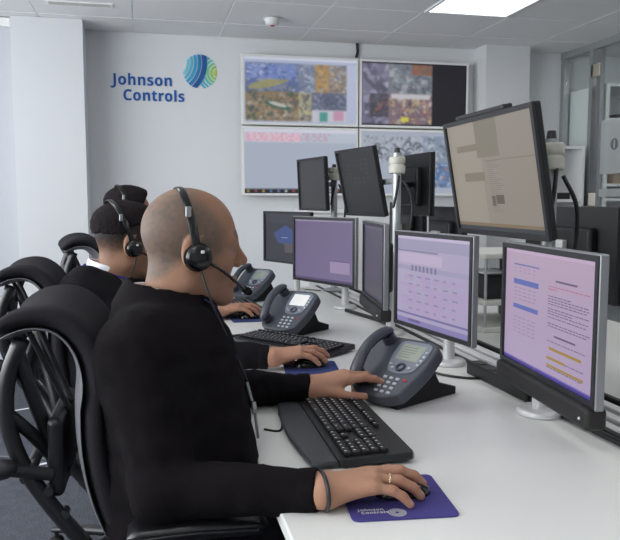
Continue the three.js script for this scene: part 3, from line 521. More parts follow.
const pen = thing('pen', 'black pen lying on the desk left of the middle phone', 'pen', [0.34, DY + 0.006, -2.78], 25 * R);
part('barrel', mv(cyl(0.0055, 0.0055, 0.12).rotateZ(Math.PI / 2), 0, 0, 0), M.black, pen); part('tip', mv(cyl(0.0055, 0.001, 0.016).rotateZ(-Math.PI / 2), 0.068, 0, 0), M.bezel, pen); part('clip', rbox(0.04, 0.002, 0.003, 0.0008, -0.035, 0.0065, 0), M.silver, pen);
const pc = thing('power_strip', 'black power strip on desk under the lilac and pink monitors', 'power strip', [0.99, DY, -1.86], 2 * R);
part('housing', rbox(0.05, 0.04, 0.34, 0.006, 0, 0.02, 0), M.black, pc); for (let k = 0; k < 4; k++) part('socket', cyl(0.018, 0.018, 0.004, 0, 0.041, -0.12 + k * 0.08), M.bezel, pc);

// ---------------------------------------------------------------- chairs (local: +x forward, floor at y 0)
const PAD = [[-0.1, 0.5, 0.17, 0.045], [-0.145, 0.6, 0.19, 0.055], [-0.18, 0.7, 0.2, 0.056], [-0.198, 0.8, 0.205, 0.054], [-0.2, 0.88, 0.207, 0.052], [-0.195, 0.95, 0.207, 0.054], [-0.212, 1.005, 0.205, 0.056], [-0.252, 1.04, 0.2, 0.052], [-0.305, 1.042, 0.193, 0.046], [-0.36, 1.018, 0.182, 0.036]];
function makeChair(label, x, z, turn) {
  const t = thing('office_chair', label, 'chair', [x, 0, z], turn, 'black ergonomic office chairs');
  part('back_pad', paddedStrip(PAD, 48, 48, 0.03), M.chairPad, t);
  part('back_shell', paddedStrip(PAD.slice(1).map(([a, b, w, th], i, l) => { const p = l[Math.max(0, i - 1)], q = l[Math.min(l.length - 1, i + 1)], dx = q[0] - p[0], dy = q[1] - p[1], n = Math.hypot(dx, dy); return [a - dy / n * th * 0.52, b + dx / n * th * 0.52, w - 0.012, 0.008]; }), 40, 40, 0.03), M.chairShell, t);
  for (const s of [-1, 1]) {
    part('back_bow', loft(ribbon([[-0.315, 1.01], [-0.342, 0.94], [-0.348, 0.86], [-0.325, 0.77], [-0.275, 0.68], [-0.21, 0.59], [-0.14, 0.49], [0, 0.42]], s * 0.13, 0.018, 0.026)), M.chairFrame, t);
    part('back_strut', tube([[-0.325, 0.985, s * 0.125], [-0.305, 0.9, s * 0.11], [-0.285, 0.82, s * 0.09], [-0.27, 0.74, s * 0.08]], 0.014, 24, 10), M.chairFrame, t);
    part('back_strut', tube([[-0.345, 0.865, s * 0.13], [-0.31, 0.82, s * 0.11], [-0.275, 0.76, s * 0.08], [-0.255, 0.72, s * 0.06]], 0.013, 24, 10), M.chairFrame, t);
    part('tension_rod', rod([-0.32, 1.02, s * 0.05], [-0.245, 0.84, s * 0.03], 0.006), M.chairFrame, t);
    const a = part('armrest', paddedStrip([[-0.12, 0.685, 0.036, 0.03], [0, 0.69, 0.042, 0.036], [0.13, 0.685, 0.036, 0.03]], 20, 24).translate(0, 0, s * 0.3), M.vinyl, t);
    part('armrest_post', [loft(ribbon([[-0.02, 0.43], [-0.03, 0.55], [-0.01, 0.67]], s * 0.285, 0.02, 0.012)), rbox(0.06, 0.03, 0.1, 0.01, -0.02, 0.43, s * 0.25)], M.chairFrame, a);
    part('piping', tube([[-0.1, 0.688, s * 0.3 + 0.043], [0, 0.693, s * 0.3 + 0.046], [0.11, 0.688, s * 0.3 + 0.043]], 0.003), M.chairFrame, a);
  }
  part('lumbar_pad', rbox(0.03, 0.16, 0.26, 0.014, -0.262, 0.77, 0, 3), M.chairFrame, t);
  part('cross_bar', rod([-0.342, 0.93, -0.13], [-0.342, 0.93, 0.13], 0.012), M.chairFrame, t);
  part('cross_bar', rod([-0.318, 0.735, -0.13], [-0.318, 0.735, 0.13], 0.012), M.chairFrame, t);
  for (const y of [0.66, 0.71, 0.76]) part('adjuster', cyl(0.009, 0.009, 0.03, 0, 0, 0, 14).rotateX(Math.PI / 2).translate(-0.302 + (0.76 - y) * 0.55, y, 0.13), M.bezel, t);
  part('recline_lever', [rod([-0.27, 0.74, 0.13], [-0.34, 0.765, 0.16], 0.013), new THREE.SphereGeometry(0.021, 14, 10).scale(1.7, 1, 1).translate(-0.36, 0.77, 0.165)], M.bezel, t);
  part('seat', paddedStrip([[-0.2, 0.445, 0.22, 0.06], [-0.1, 0.44, 0.245, 0.075], [0.08, 0.44, 0.25, 0.075], [0.2, 0.445, 0.24, 0.07], [0.27, 0.425, 0.22, 0.05]].map((q) => q), 30, 36), M.chairPad, t);
  part('seat_mechanism', rbox(0.28, 0.07, 0.2, 0.015, 0, 0.37, 0), M.chairFrame, t);
  part('gas_lift', [cyl(0.028, 0.028, 0.16, 0, 0.18, 0), cyl(0.018, 0.018, 0.12, 0, 0.3, 0)], M.black, t);
  const base = part('star_base', [cyl(0.045, 0.04, 0.06, 0, 0.1, 0), ...[0, 1, 2, 3, 4].map((k) => { const g = loft([[0.02, 0.12, 0.028, 0.03], [0.15, 0.105, 0.024, 0.026], [0.3, 0.08, 0.018, 0.018]].map(([x, y, w, h]) => Array.from({ length: 12 }, (_, j) => { const a = j / 12 * 2 * Math.PI; return [x, y + h * Math.sin(a) * 0.6, w * Math.cos(a)]; }))); return g.rotateY(k * 72 * R); })], M.chairFrame, t);
  for (let k = 0; k < 5; k++) { const a = k * 72 * R; part('caster', [cyl(0.026, 0.026, 0.018, 0, 0, 0, 20).rotateX(Math.PI / 2).translate(0, 0.026, 0.013), cyl(0.026, 0.026, 0.018, 0, 0, 0, 20).rotateX(Math.PI / 2).translate(0, 0.026, -0.013), cyl(0.008, 0.008, 0.05, 0, 0.06, 0, 10)].map((g) => g.translate(0.29 * Math.cos(a), 0, -0.29 * Math.sin(a))), M.rubber, base); }
  return t;
}
function ribbon(line, z, w, th) {          // rounded bar following x,y points at a given z: half width across z, half thickness
  const c = new THREE.CatmullRomCurve3(line.map((l) => V(l[0], l[1], 0))), out = [];
  for (let i = 0; i <= 28; i++) { const p = c.getPoint(i / 28), g = c.getTangent(i / 28); out.push(Array.from({ length: 12 }, (_, j) => { const a = j / 12 * 2 * Math.PI; return [p.x + g.y * th * 0.6 * Math.sin(a), p.y - g.x * th * 0.6 * Math.sin(a), z + w * Math.cos(a)]; })); }
  return out;
}
makeChair('nearest black office chair, carrying the bald man', 0.082, -1.57, -1 * R);
makeChair('black office chair between the two others, carrying the second man', -0.1, -2.5, 2 * R);
makeChair('farthest black office chair, seen against the white column', 0.0, -3.42, 9 * R).scale.setScalar(1.04);

// ---------------------------------------------------------------- people: distance fields meshed into smooth surfaces
function surfaceNets(f, lo, hi, cell) {
  const n = [0, 1, 2].map((k) => Math.max(2, Math.ceil((hi[k] - lo[k]) / cell) + 1)), [nx, ny, nz] = n, F = new Float32Array(nx * ny * nz);
  for (let k = 0, q = 0; k < nz; k++) for (let j = 0; j < ny; j++) for (let i = 0; i < nx; i++, q++) F[q] = f(lo[0] + i * cell, lo[1] + j * cell, lo[2] + k * cell);
  const id = new Int32Array(nx * ny * nz).fill(-1), pos = [], idx = [], S = [1, nx, nx * ny];
  const off = []; for (let c = 0; c < 8; c++) off.push((c & 1) + (c >> 1 & 1) * nx + (c >> 2) * nx * ny);
  const edges = []; for (let a = 0; a < 8; a++) for (let b = 0; b < 3; b++) if (!(a >> b & 1)) edges.push([a, a | 1 << b]);
  for (let k = 0; k + 1 < nz; k++) for (let j = 0; j + 1 < ny; j++) for (let i = 0; i + 1 < nx; i++) {
    const q = i + j * nx + k * nx * ny; let m = 0; for (let c = 0; c < 8; c++) if (F[q + off[c]] < 0) m++;
    if (m === 0 || m === 8) continue;
    let x = 0, y = 0, z = 0, w = 0;
    for (const [a, b] of edges) { const fa = F[q + off[a]], fb = F[q + off[b]]; if (fa < 0 === fb < 0) continue; const t = fa / (fa - fb); x += (a & 1) + t * ((b & 1) - (a & 1)); y += (a >> 1 & 1) + t * ((b >> 1 & 1) - (a >> 1 & 1)); z += (a >> 2) + t * ((b >> 2) - (a >> 2)); w++; }
    id[q] = pos.length / 3; pos.push(lo[0] + (i + x / w) * cell, lo[1] + (j + y / w) * cell, lo[2] + (k + z / w) * cell);
  }
  for (let k = 1; k + 1 < nz; k++) for (let j = 1; j + 1 < ny; j++) for (let i = 1; i + 1 < nx; i++) {
    const q = i + j * nx + k * nx * ny;
    for (let b = 0; b < 3; b++) {
      const f0 = F[q], f1 = F[q + S[b]]; if (f0 < 0 === f1 < 0) continue;
      const u = S[(b + 1) % 3], v = S[(b + 2) % 3], A = id[q], B = id[q - u], C = id[q - u - v], D = id[q - v];
      if (A < 0 || B < 0 || C < 0 || D < 0) continue;
      f0 < 0 ? idx.push(A, B, C, A, C, D) : idx.push(A, C, B, A, D, C);
    }
  }
  const g = new THREE.BufferGeometry(); g.setAttribute('position', new THREE.Float32BufferAttribute(pos, 3)); g.setIndex(idx); g.computeVertexNormals(); return g;
}
const smin = (a, b, k) => { const h = Math.max(k - Math.abs(a - b), 0) / k; return Math.min(a, b) - h * h * k / 4; };
const cone = (x, y, z, a, b, ra, rb) => {
  const bx = b[0] - a[0], by = b[1] - a[1], bz = b[2] - a[2], px = x - a[0], py = y - a[1], pz = z - a[2];
  const t = Math.max(0, Math.min(1, (px * bx + py * by + pz * bz) / (bx * bx + by * by + bz * bz + 1e-9))), dx = px - t * bx, dy = py - t * by, dz = pz - t * bz;
  return Math.sqrt(dx * dx + dy * dy + dz * dz) - ra - t * (rb - ra);
};
const ball = (x, y, z, c, r) => Math.hypot(x - c[0], y - c[1], z - c[2]) - r;
const ell = (x, y, z, c, r) => { const a = (x - c[0]) / r[0], b = (y - c[1]) / r[1], d = (z - c[2]) / r[2], k0 = Math.hypot(a, b, d), k1 = Math.hypot(a / r[0], b / r[1], d / r[2]); return k1 < 1e-6 ? -0.05 : k0 * (k0 - 1) / k1; };
function withColor(g, fn) { const p = g.attributes.position, c = new Float32Array(p.count * 3); for (let i = 0; i < p.count; i++) c.set(fn(p.getX(i), p.getY(i), p.getZ(i)), 3 * i); g.setAttribute('color', new THREE.BufferAttribute(c, 3)); return g; }
const mix = (a, b, t) => a.map((v, i) => v + (b[i] - v) * t), step = (a, b, x) => { const t = Math.max(0, Math.min(1, (x - a) / (b - a))); return t * t * (3 - 2 * t); };
// head: x to the face, y up, z to the right ear
function headField(x, y, z) {
  const az = Math.abs(z);
  let d = ell(x, y, z, [-0.007, 0.038, 0], [0.092, 0.087, 0.077]);
  d = smin(d, ell(x, y, z, [0.034, -0.008, 0], [0.06, 0.1, 0.06]), 0.04);
  d = smin(d, cone(x, y, az, [-0.005, -0.06, 0.045], [0.066, -0.098, 0.01], 0.024, 0.02), 0.03);
  d = smin(d, ball(x, y, az, [0.05, -0.028, 0.036], 0.027), 0.02);
  d = smin(d, ball(x, y, z, [0.078, -0.1, 0], 0.017), 0.02);
  d = smin(d, cone(x, y, az, [0.089, 0.022, 0], [0.074, 0.022, 0.042], 0.012, 0.011), 0.016);
  d = -smin(-d, ball(x, y, az, [0.109, 0.0, 0.033], 0.019), 0.012);
  d = smin(d, cone(x, y, z, [0.09, 0.016, 0], [0.114, -0.024, 0], 0.008, 0.0115), 0.012);
  d = smin(d, ball(x, y, az, [0.101, -0.031, 0.011], 0.0085), 0.007);
  d = smin(d, cone(x, y, az, [0.098, -0.063, 0], [0.086, -0.067, 0.02], 0.0065, 0.005), 0.008);
  d = smin(d, cone(x, y, az, [0.096, -0.076, 0], [0.085, -0.073, 0.018], 0.0075, 0.005), 0.006);
  d = Math.min(d, ball(x, y, az, [0.078, 0.0, 0.032], 0.0125));
  d = smin(d, Math.max(ell(x, y, az, [-0.012, -0.004, 0.08], [0.02, 0.034, 0.01]), -ell(x, y, az, [-0.006, -0.002, 0.091], [0.012, 0.022, 0.008])), 0.006);
  d = smin(d, cone(x, y, z, [-0.03, -0.06, 0], [-0.055, -0.2, 0], 0.056, 0.06), 0.035);
  return d;
}
const headGeo = surfaceNets(headField, [-0.135, -0.2, -0.105], [0.14, 0.14, 0.105], 0.0038);
const SKIN = [0.29, 0.155, 0.098], STUBBLE = [0.105, 0.088, 0.075], LIP = [0.4, 0.19, 0.15];
function paintHead(kind) {
  return withColor(headGeo.clone(), (x, y, z) => {
    const az = Math.abs(z), n = noise.noise(x * 90, y * 90, z * 90) * 0.5 + noise.noise(x * 300, y * 300, z * 300) * 0.4;
    let c = mix(SKIN, [0.35, 0.19, 0.125], 0.3 + 0.3 * n);
    if (x > 0.06 && y < 0.012 && y > -0.012 && ball(x, y, az, [0.078, 0, 0.032], 0.0129) < 0.0008) c = Math.hypot(y, az - 0.032) < 0.006 ? [0.03, 0.02, 0.015] : [0.2, 0.16, 0.14];
    if (x > 0.072 && cone(x, y, az, [0.096, 0.031, 0.014], [0.085, 0.032, 0.04], 0.009, 0.006) < 0.003 && y > 0.025 && az > 0.01) c = mix(c, [0.05, 0.035, 0.028], 0.55 + 0.2 * n);
    if (x > 0.08 && y < -0.058 && y > -0.083 && az < 0.021) c = mix(c, LIP, 0.6);
    const low = -0.075 + 0.06 * step(-0.1, 0.0, x), front = kind === 'shaved' ? 0.056 - 0.05 * step(0.03, 0.12, y) : 0.045;
    const hairy = step(low - 0.012, low + 0.02, y + 0.008 * n) * (1 - step(front - 0.02, front + 0.025, x + 0.012 * n)) * (az > 0.077 && y < 0.032 ? 0 : 1);
    if (kind === 'shaved') c = mix(c, STUBBLE, hairy * (0.8 + 0.45 * n) * (1 - 0.35 * step(0.085, 0.125, y)));
    else c = mix(c, [0.014, 0.012, 0.013], hairy * Math.min(1, 0.25 + 0.75 * step(-0.055, 0.035, y) + 0.25 * n));
    const beard = step(-0.03, -0.06, y) * step(0.0, 0.03, x) * step(-0.14, -0.11, y); if (beard) c = mix(c, [0.2, 0.14, 0.11], 0.28 * beard * (0.7 + n));
    return c.map((v) => Math.max(0.01, v));
  });
}
// fingers: chain of joints with radii; hand given in a wrist frame (x to the fingers, y back of the hand, z away from the thumb for the right hand)
function handParts(pose) {
  const K = { index: [0.086, 0.01, -0.03], middle: [0.092, 0.014, -0.009], ring: [0.086, 0.011, 0.012], little: [0.076, 0.004, 0.031] }, L = { index: [0.042, 0.025, 0.02], middle: [0.046, 0.029, 0.021], ring: [0.042, 0.027, 0.02], little: [0.033, 0.02, 0.018] }, rr = { index: 0.0098, middle: 0.01, ring: 0.0095, little: 0.0084 };
  const fingers = [];
  for (const k of Object.keys(K)) {
    const pts = [K[k]]; let [pitch, yaw] = [pose[k][0], pose[k][3] ?? 0];
    for (let j = 0; j < 3; j++) { if (j) pitch += pose[k][j]; const p = pts[j], l = L[k][j]; pts.push([p[0] + l * Math.cos(pitch) * Math.cos(yaw), p[1] + l * Math.sin(pitch), p[2] + l * Math.cos(pitch) * Math.sin(yaw)]); }
    fingers.push({ pts, r: rr[k] });
  }
  const th = pose.thumb; fingers.push({ pts: [[0.022, -0.006, -0.026], ...th], r: 0.0108 });
  return { K, fingers };
}
function handGeo(pose, elbow) {
  const { K, fingers } = handParts(pose);
  const f = (x, y, z) => {
    let d = cone(x, y, z, [-0.002, 0, -0.012], [-0.002, 0, 0.012], 0.0235, 0.0225);
    d = smin(d, cone(x, y, z, elbow, [0, 0, 0], 0.036, 0.027), 0.02);
    for (const k of Object.keys(K)) d = smin(d, cone(x, y, z, [0.012, 0, K[k][2] * 0.35], K[k], 0.02, 0.0125), 0.016);
    d = smin(d, cone(x, y, z, [0.02, -0.008, -0.014], [0.055, -0.008, -0.03], 0.019, 0.014), 0.016);
    for (let q = 0; q < 5; q++) { const { pts, r } = fingers[q]; let e = 1; for (let j = 0; j < 3; j++) e = smin(e, cone(x, y, z, pts[j], pts[j + 1], r * (1.08 - 0.09 * j), r * (1.0 - 0.1 * j)), 0.004); d = smin(d, e, q === 4 ? 0.012 : 0.006); }
    return d;
  };
  const g = surfaceNets(f, [-0.11, -0.085, -0.085], [0.2, 0.075, 0.075], 0.0031);
  const nails = fingers.map(({ pts, r }) => { const a = pts[2], b = pts[3]; return [b[0] * 0.95 + a[0] * 0.05 + 0.002, b[1] + r * 0.72, b[2]]; });
  return withColor(g, (x, y, z) => {
    const n = noise.noise(x * 80, y * 80, z * 80) * 0.5 + noise.noise(x * 260, y * 260, z * 260) * 0.3; let c = mix([0.4, 0.215, 0.14], [0.47, 0.25, 0.17], 0.4 + 0.4 * n);
    for (const q of fingers) for (const j of [1, 2]) if (ball(x, y, z, q.pts[j], q.r * 1.25) < 0) c = mix(c, [0.4, 0.165, 0.115], 0.35);
    for (const q of nails) if (ball(x, y, z, q, 0.0062) < 0) c = [0.52, 0.31, 0.24];
    return c;
  });
}
const onMouse = { index: [0.02, -0.42, -0.34, -0.04], middle: [0.0, -0.42, -0.36, -0.02], ring: [-0.14, -0.4, -0.34, 0.07], little: [-0.22, -0.36, -0.3, 0.16], thumb: [[0.05, -0.02, -0.042], [0.08, -0.03, -0.043], [0.104, -0.036, -0.04]] };
const dialling = { index: [-0.08, -0.3, -0.25, -0.02], middle: [-0.25, -0.75, -0.6, 0], ring: [-0.4, -0.85, -0.6, 0.03], little: [-0.5, -0.8, -0.5, 0.08], thumb: [[0.056, -0.014, -0.047], [0.09, -0.024, -0.053], [0.117, -0.034, -0.046]] };
const resting = { index: [-0.1, -0.35, -0.3, -0.05], middle: [-0.12, -0.38, -0.3, 0], ring: [-0.15, -0.4, -0.3, 0.04], little: [-0.2, -0.4, -0.3, 0.1], thumb: [[0.052, -0.018, -0.05], [0.082, -0.026, -0.052], [0.105, -0.032, -0.046]] };
// place wrist-frame geometry: x axis along dir, back of the hand up (rolled), mirrored for left hands
function handMatrix(wrist, dir, roll, left) {
  const x = V(...dir).normalize(), z0 = x.clone().cross(V(0, 1, 0)).normalize(), y0 = z0.clone().cross(x), y = y0.clone().multiplyScalar(Math.cos(roll)).addScaledVector(z0, Math.sin(roll)), z = x.clone().cross(y);
  const m = new THREE.Matrix4().makeBasis(x, y, left ? z.clone().negate() : z); m.scale(V(1.07, 1.07, 1.07)); m.setPosition(...wrist); return m;
}
function flipped(g) { const i = g.index.array; for (let k = 0; k < i.length; k += 3) { const t = i[k]; i[k] = i[k + 1]; i[k + 1] = t; } return g; }
function person(o) {
  const t = thing('person', o.label, 'person', o.base), [bx, , bz] = o.base, L = (p) => [p[0] - bx, p[1], p[2] - bz];
  const J = {}; for (const k of Object.keys(o.joints)) J[k] = L(o.joints[k]);
  const mid = (a, b, s) => a.map((v, i) => v + (b[i] - v) * s), add = (a, b) => a.map((v, i) => v + b[i]);
  const chestR = add(mid(J.neck, J.shR, 0.62), [0.005, -0.1, 0]), chestL = add(mid(J.neck, J.shL, 0.62), [0.005, -0.1, 0]), hipR = J.hipR, hipL = J.hipL;
  const torso = (x, y, z, e) => {
    let d = cone(x, y, z, add(hipR, [-0.02, 0.05, 0.02]), chestR, 0.115, 0.108);
    d = smin(d, cone(x, y, z, add(hipL, [-0.02, 0.05, -0.02]), chestL, 0.115, 0.108), 0.1);
    d = smin(d, cone(x, y, z, add(mid(hipR, hipL, 0.5), [0.0, 0.1, 0.03]), add(J.neck, [0.005, -0.17, 0.01]), 0.138, 0.122), 0.08);
    d = smin(d, cone(x, y, z, add(J.neck, [-0.025, -0.035, 0]), J.shR, 0.05, 0.062), 0.06);
    d = smin(d, cone(x, y, z, add(J.neck, [-0.025, -0.035, 0]), J.shL, 0.05, 0.062), 0.06);
    if (o.belly) d = smin(d, cone(x, y, z, ...o.belly), 0.06);
    return d - e;
  };
  const arms = (x, y, z, e) => {
    let d = cone(x, y, z, J.shR, J.elR, 0.06, 0.046); d = smin(d, cone(x, y, z, J.elR, J.wrR, 0.045, 0.025), 0.02);
    d = smin(d, cone(x, y, z, J.shL, J.elL, 0.06, 0.046), 0.03); d = smin(d, cone(x, y, z, J.elL, J.wrL, 0.045, 0.025), 0.02); return d - e;
  };
  const legs = (x, y, z, e) => {
    let d = cone(x, y, z, hipR, J.knR, 0.088, 0.062); d = smin(d, cone(x, y, z, J.knR, J.anR, 0.06, 0.042), 0.03);
    d = smin(d, cone(x, y, z, hipL, J.knL, 0.088, 0.062), 0.04); d = smin(d, cone(x, y, z, J.knL, J.anL, 0.06, 0.042), 0.03); return d - e;
  };
  const lo = [-0.3, 0.02, -0.42], hi = [0.62, 1.2, 0.5];
  // the body
  const H0 = new THREE.Matrix4().makeRotationFromEuler(new THREE.Euler(o.head.roll ?? 0, o.head.yaw, -o.head.pitch, 'YZX')).setPosition(...L(o.head.pos)); if (o.head.scale) H0.scale(V(o.head.scale, o.head.scale, o.head.scale));
  const neckTop = V(-0.03, -0.09, 0).applyMatrix4(H0).toArray();
  const bodyG = withColor(surfaceNets((x, y, z) => { let d = smin(torso(x, y, z, -0.008), arms(x, y, z, -0.006), 0.04); d = smin(d, legs(x, y, z, -0.01), 0.05); d = smin(d, cone(x, y, z, add(J.neck, [-0.005, -0.04, 0]), neckTop, 0.058, 0.05), 0.04); return d; }, lo, hi, 0.016), () => SKIN);
  const pieces = [bodyG, paintHead(o.hair).applyMatrix4(H0)];
  const elbowIn = (m, e) => V(...e).applyMatrix4(m.clone().invert()).setLength(0.1).toArray();
  const mR = handMatrix(J.wrR, o.handR.dir, o.handR.roll ?? 0, false), mL = handMatrix(J.wrL, o.handL.dir, o.handL.roll ?? 0, true);
  pieces.push(handGeo(o.handR.pose, elbowIn(mR, J.elR)).applyMatrix4(mR)); pieces.push(flipped(handGeo(o.handL.pose, elbowIn(mL, J.elL)).applyMatrix4(mL)));
  const g = mergeGeometries(pieces.map((q) => { const h = q.clone(); h.computeVertexNormals(); return h; }));
  const body = part('body', g, M.skin, t);
  // jacket with wrinkles, open cuffs and neck
  const wr = (x, y, z) => 0.006 * noise.noise(x * 13 + 3, y * 24, z * 13) + 0.003 * noise.noise(x * 40, y * 34 + x * 20, z * 40);
  const cuff = (x, y, z, a, b) => { const dx = b[0] - a[0], dy = b[1] - a[1], dz = b[2] - a[2], l = Math.hypot(dx, dy, dz); return ((x - b[0]) * dx + (y - b[1]) * dy + (z - b[2]) * dz) / l + (o.cuff ?? 0.012); };
  const near = (x, y, z, b) => Math.hypot(x - b[0], y - b[1], z - b[2]) < 0.16;
  const C = add(J.neck, o.collar?.shift ?? [0.0, 0.03, 0]);
  const ct = Math.cos(o.collar?.tilt ?? 0.3), st = Math.sin(o.collar?.tilt ?? 0.3), cr = o.collar?.r ?? 0.078, ch = o.collar?.h ?? 0.032;
  const jacketG = surfaceNets((x, y, z) => {
    let d = smin(torso(x, y, z, 0.012), arms(x, y, z, 0.0105), 0.05) + wr(x, y, z);
    const ex = (x - C[0]) * ct - (y - C[1]) * st, ey = (y - C[1]) * ct + (x - C[0]) * st;
    const rr = Math.hypot(ex / 1.12, z - C[2]);
    d = smin(d, Math.max(Math.abs(rr - cr - Math.min(0.02, Math.max(-0.02, -ey * 0.25))) - 0.0075, Math.abs(ey) - ch), 0.02);
    d = Math.max(d, -Math.max(rr - cr + 0.009 , -ey - 0.05));                     // hollow at the neck
    d = Math.max(d, 0.5 - y);
    if (near(x, y, z, J.wrR)) d = Math.max(d, cuff(x, y, z, J.elR, J.wrR)); if (near(x, y, z, J.wrL)) d = Math.max(d, cuff(x, y, z, J.elL, J.wrL));
    return d;
  }, lo, hi, 0.0075);
  const jk = part('jacket', metreUV(jacketG), o.jacket, t);
  for (const [e, w] of [[J.elR, J.wrR], [J.elL, J.wrL]]) { const d = V(...w).sub(V(...e)).normalize(), p = V(...w).addScaledVector(d, -0.016); part('cuff', metreUV(lathe([[0.03, -0.024], [0.0375, -0.024], [0.0385, -0.012], [0.0385, 0.004], [0.0365, 0.009], [0.032, 0.007], [0.03, -0.01]], 30).applyQuaternion(new THREE.Quaternion().setFromUnitVectors(V(0, 1, 0), d)).translate(p.x, p.y, p.z)), o.jacket, jk); }
  part('trousers', metreUV(surfaceNets((x, y, z) => { let d = Math.min(legs(x, y, z, 0.012), Math.max(torso(x, y, z, 0.008), y - 0.56)); d = Math.max(d, 0.06 - y); return d + 0.003 * noise.noise(x * 16, y * 16, z * 16); }, lo, hi, 0.016)), M.trousers, t);
  for (const a of [J.anR, J.anL]) part('shoe', loft(Array.from({ length: 13 }, (_, i) => { const u = i / 12, w = 0.028 + 0.02 * Math.sin(Math.PI * Math.min(1, u * 1.1)), h = 0.1 - 0.07 * step(0.25, 0.6, u); return Array.from({ length: 14 }, (_, j) => { const q = j / 14 * 2 * Math.PI; return [a[0] - 0.08 + 0.28 * u, Math.max(0, h * 0.5 + h * 0.5 * Math.sin(q)), a[2] + w * Math.cos(q)]; }); })), M.shoe, t);
  // shirt collar, lanyard
  if (o.shirt) { const { r: sr, tilt: sa, rise } = o.shirt, sc = Math.cos(sa), ss = Math.sin(sa); part('shirt_collar', surfaceNets((x, y, z) => { const q = [x - C[0], y - C[1] - rise, z - C[2]], ex = q[0] * sc - q[1] * ss, ey = q[1] * sc + q[0] * ss, rr = Math.hypot(ex / 1.12, q[2]); return Math.max(Math.abs(rr - sr) - 0.003, Math.abs(ey) - 0.03); }, [C[0] - 0.14, C[1] - 0.09, C[2] - 0.12], [C[0] + 0.14, C[1] + 0.11, C[2] + 0.12], 0.0032), M.shirt, t); }
  o.extra?.(t, L, H0, mR, mL, body);
  return { t, H0 };
}
function hairCap(t, H0, front, low, thick) {
  const g = surfaceNets((x, y, z) => {
    const k = thick * step(0.02, 0.1, y) + 0.001;
    let d = ell(x, y, z, [-0.01, 0.038, 0], [0.095 + k, 0.087 + k, 0.077 + k * 0.7]) + 0.002 * noise.noise(x * 130, y * 50, z * 130) + 0.0015 * noise.noise(x * 300, y * 120, z * 300);
    d = smin(d, ell(x, y, z, [0.03, 0.108, 0], [0.06, 0.026, 0.055]), 0.02);
    const edge = low + 0.03 * step(-0.04, 0.03, x) + 0.05 * step(0.045, 0.085, x) + 0.014 * noise.noise(x * 70, 3, z * 70);
    return Math.max(d, edge - y, x - front);
  }, [-0.15, -0.1, -0.12], [0.14, 0.17, 0.12], 0.004);
  part('hair', metreUV(g.applyMatrix4(H0)), M.hair, t);
}
// headset worn on a head: same frame as the head
function headset(o, H0, base, label, toChest, grow = 0, lean = 0.022) {
  const t = thing('headset', label, 'headset', base, 0, 'telephone headsets');
  const A = (g) => g.applyMatrix4(H0);
  const arc = []; for (let k = 0; k <= 24; k++) { const a = Math.PI * k / 24; arc.push(V(-0.002 - lean * Math.sin(a), 0.0 + (0.1215 + grow) * Math.sin(a), (0.088 + grow * 0.6 * Math.sin(2 * Math.min(a, Math.PI - a))) * Math.cos(a))); }
  const curve = new THREE.CatmullRomCurve3(arc), rings = [];
  for (let i = 0; i <= 60; i++) { const p = curve.getPoint(i / 60), tg = curve.getTangent(i / 60), out = V(p.x * 0.4, p.y, p.z).normalize(), side = tg.clone().cross(out).normalize(), nn = side.clone().cross(tg).normalize(); rings.push(Array.from({ length: 12 }, (_, j) => { const a = j / 12 * 2 * Math.PI; return p.clone().addScaledVector(side, 0.0085 * Math.cos(a)).addScaledVector(nn, 0.003 + 0.0028 * Math.sin(a)).toArray(); })); }
  part('headband', A(loft(rings)), M.gloss, t);
  for (const s of [1, -1]) {
    const c = part('ear_cup', A(mv(lathe([[0, -0.012], [0.019, -0.012], [0.024, -0.006], [0.0265, 0.002], [0.0255, 0.008], [0.019, 0.012], [0.011, 0.0145], [0, 0.015]], 28).rotateX(s * Math.PI / 2), 0, -0.012, s * 0.095)), M.gloss, t);
    part('ear_cushion', A(mv(new THREE.TorusGeometry(0.021, 0.0078, 10, 28), 0, -0.012, s * 0.086)), M.cushion, c);
    part('slider', A(mv(rbox(0.012, 0.022, 0.007, 0.003), -lean * 0.82, 0.076 + grow * 0.6, s * (0.0765 + grow * 0.6)).clone()), M.silver, c);
    part('cup_badge', A(mv(rbox(0.007, 0.006, 0.003, 0.001), 0.004, 0.0, s * 0.1115)), M.legend, c);
  }
  part('microphone_boom', A(tube([[0.01, -0.016, 0.104], [0.05, -0.04, 0.096], [0.085, -0.066, 0.072], [0.112, -0.084, 0.04]], 0.0032, 30)), M.gloss, t);
  part('microphone', A(mv(new THREE.SphereGeometry(0.0085, 14, 10).scale(1.5, 1, 1).rotateZ(-0.5), 0.116, -0.086, 0.036)), M.cushion, t);
  const a = V(0.004, -0.04, 0.1).applyMatrix4(H0).toArray();
  part('cable', tube([a, ...toChest], 0.0022, 40), M.black, t);
}
const yawIn = 8 * R;
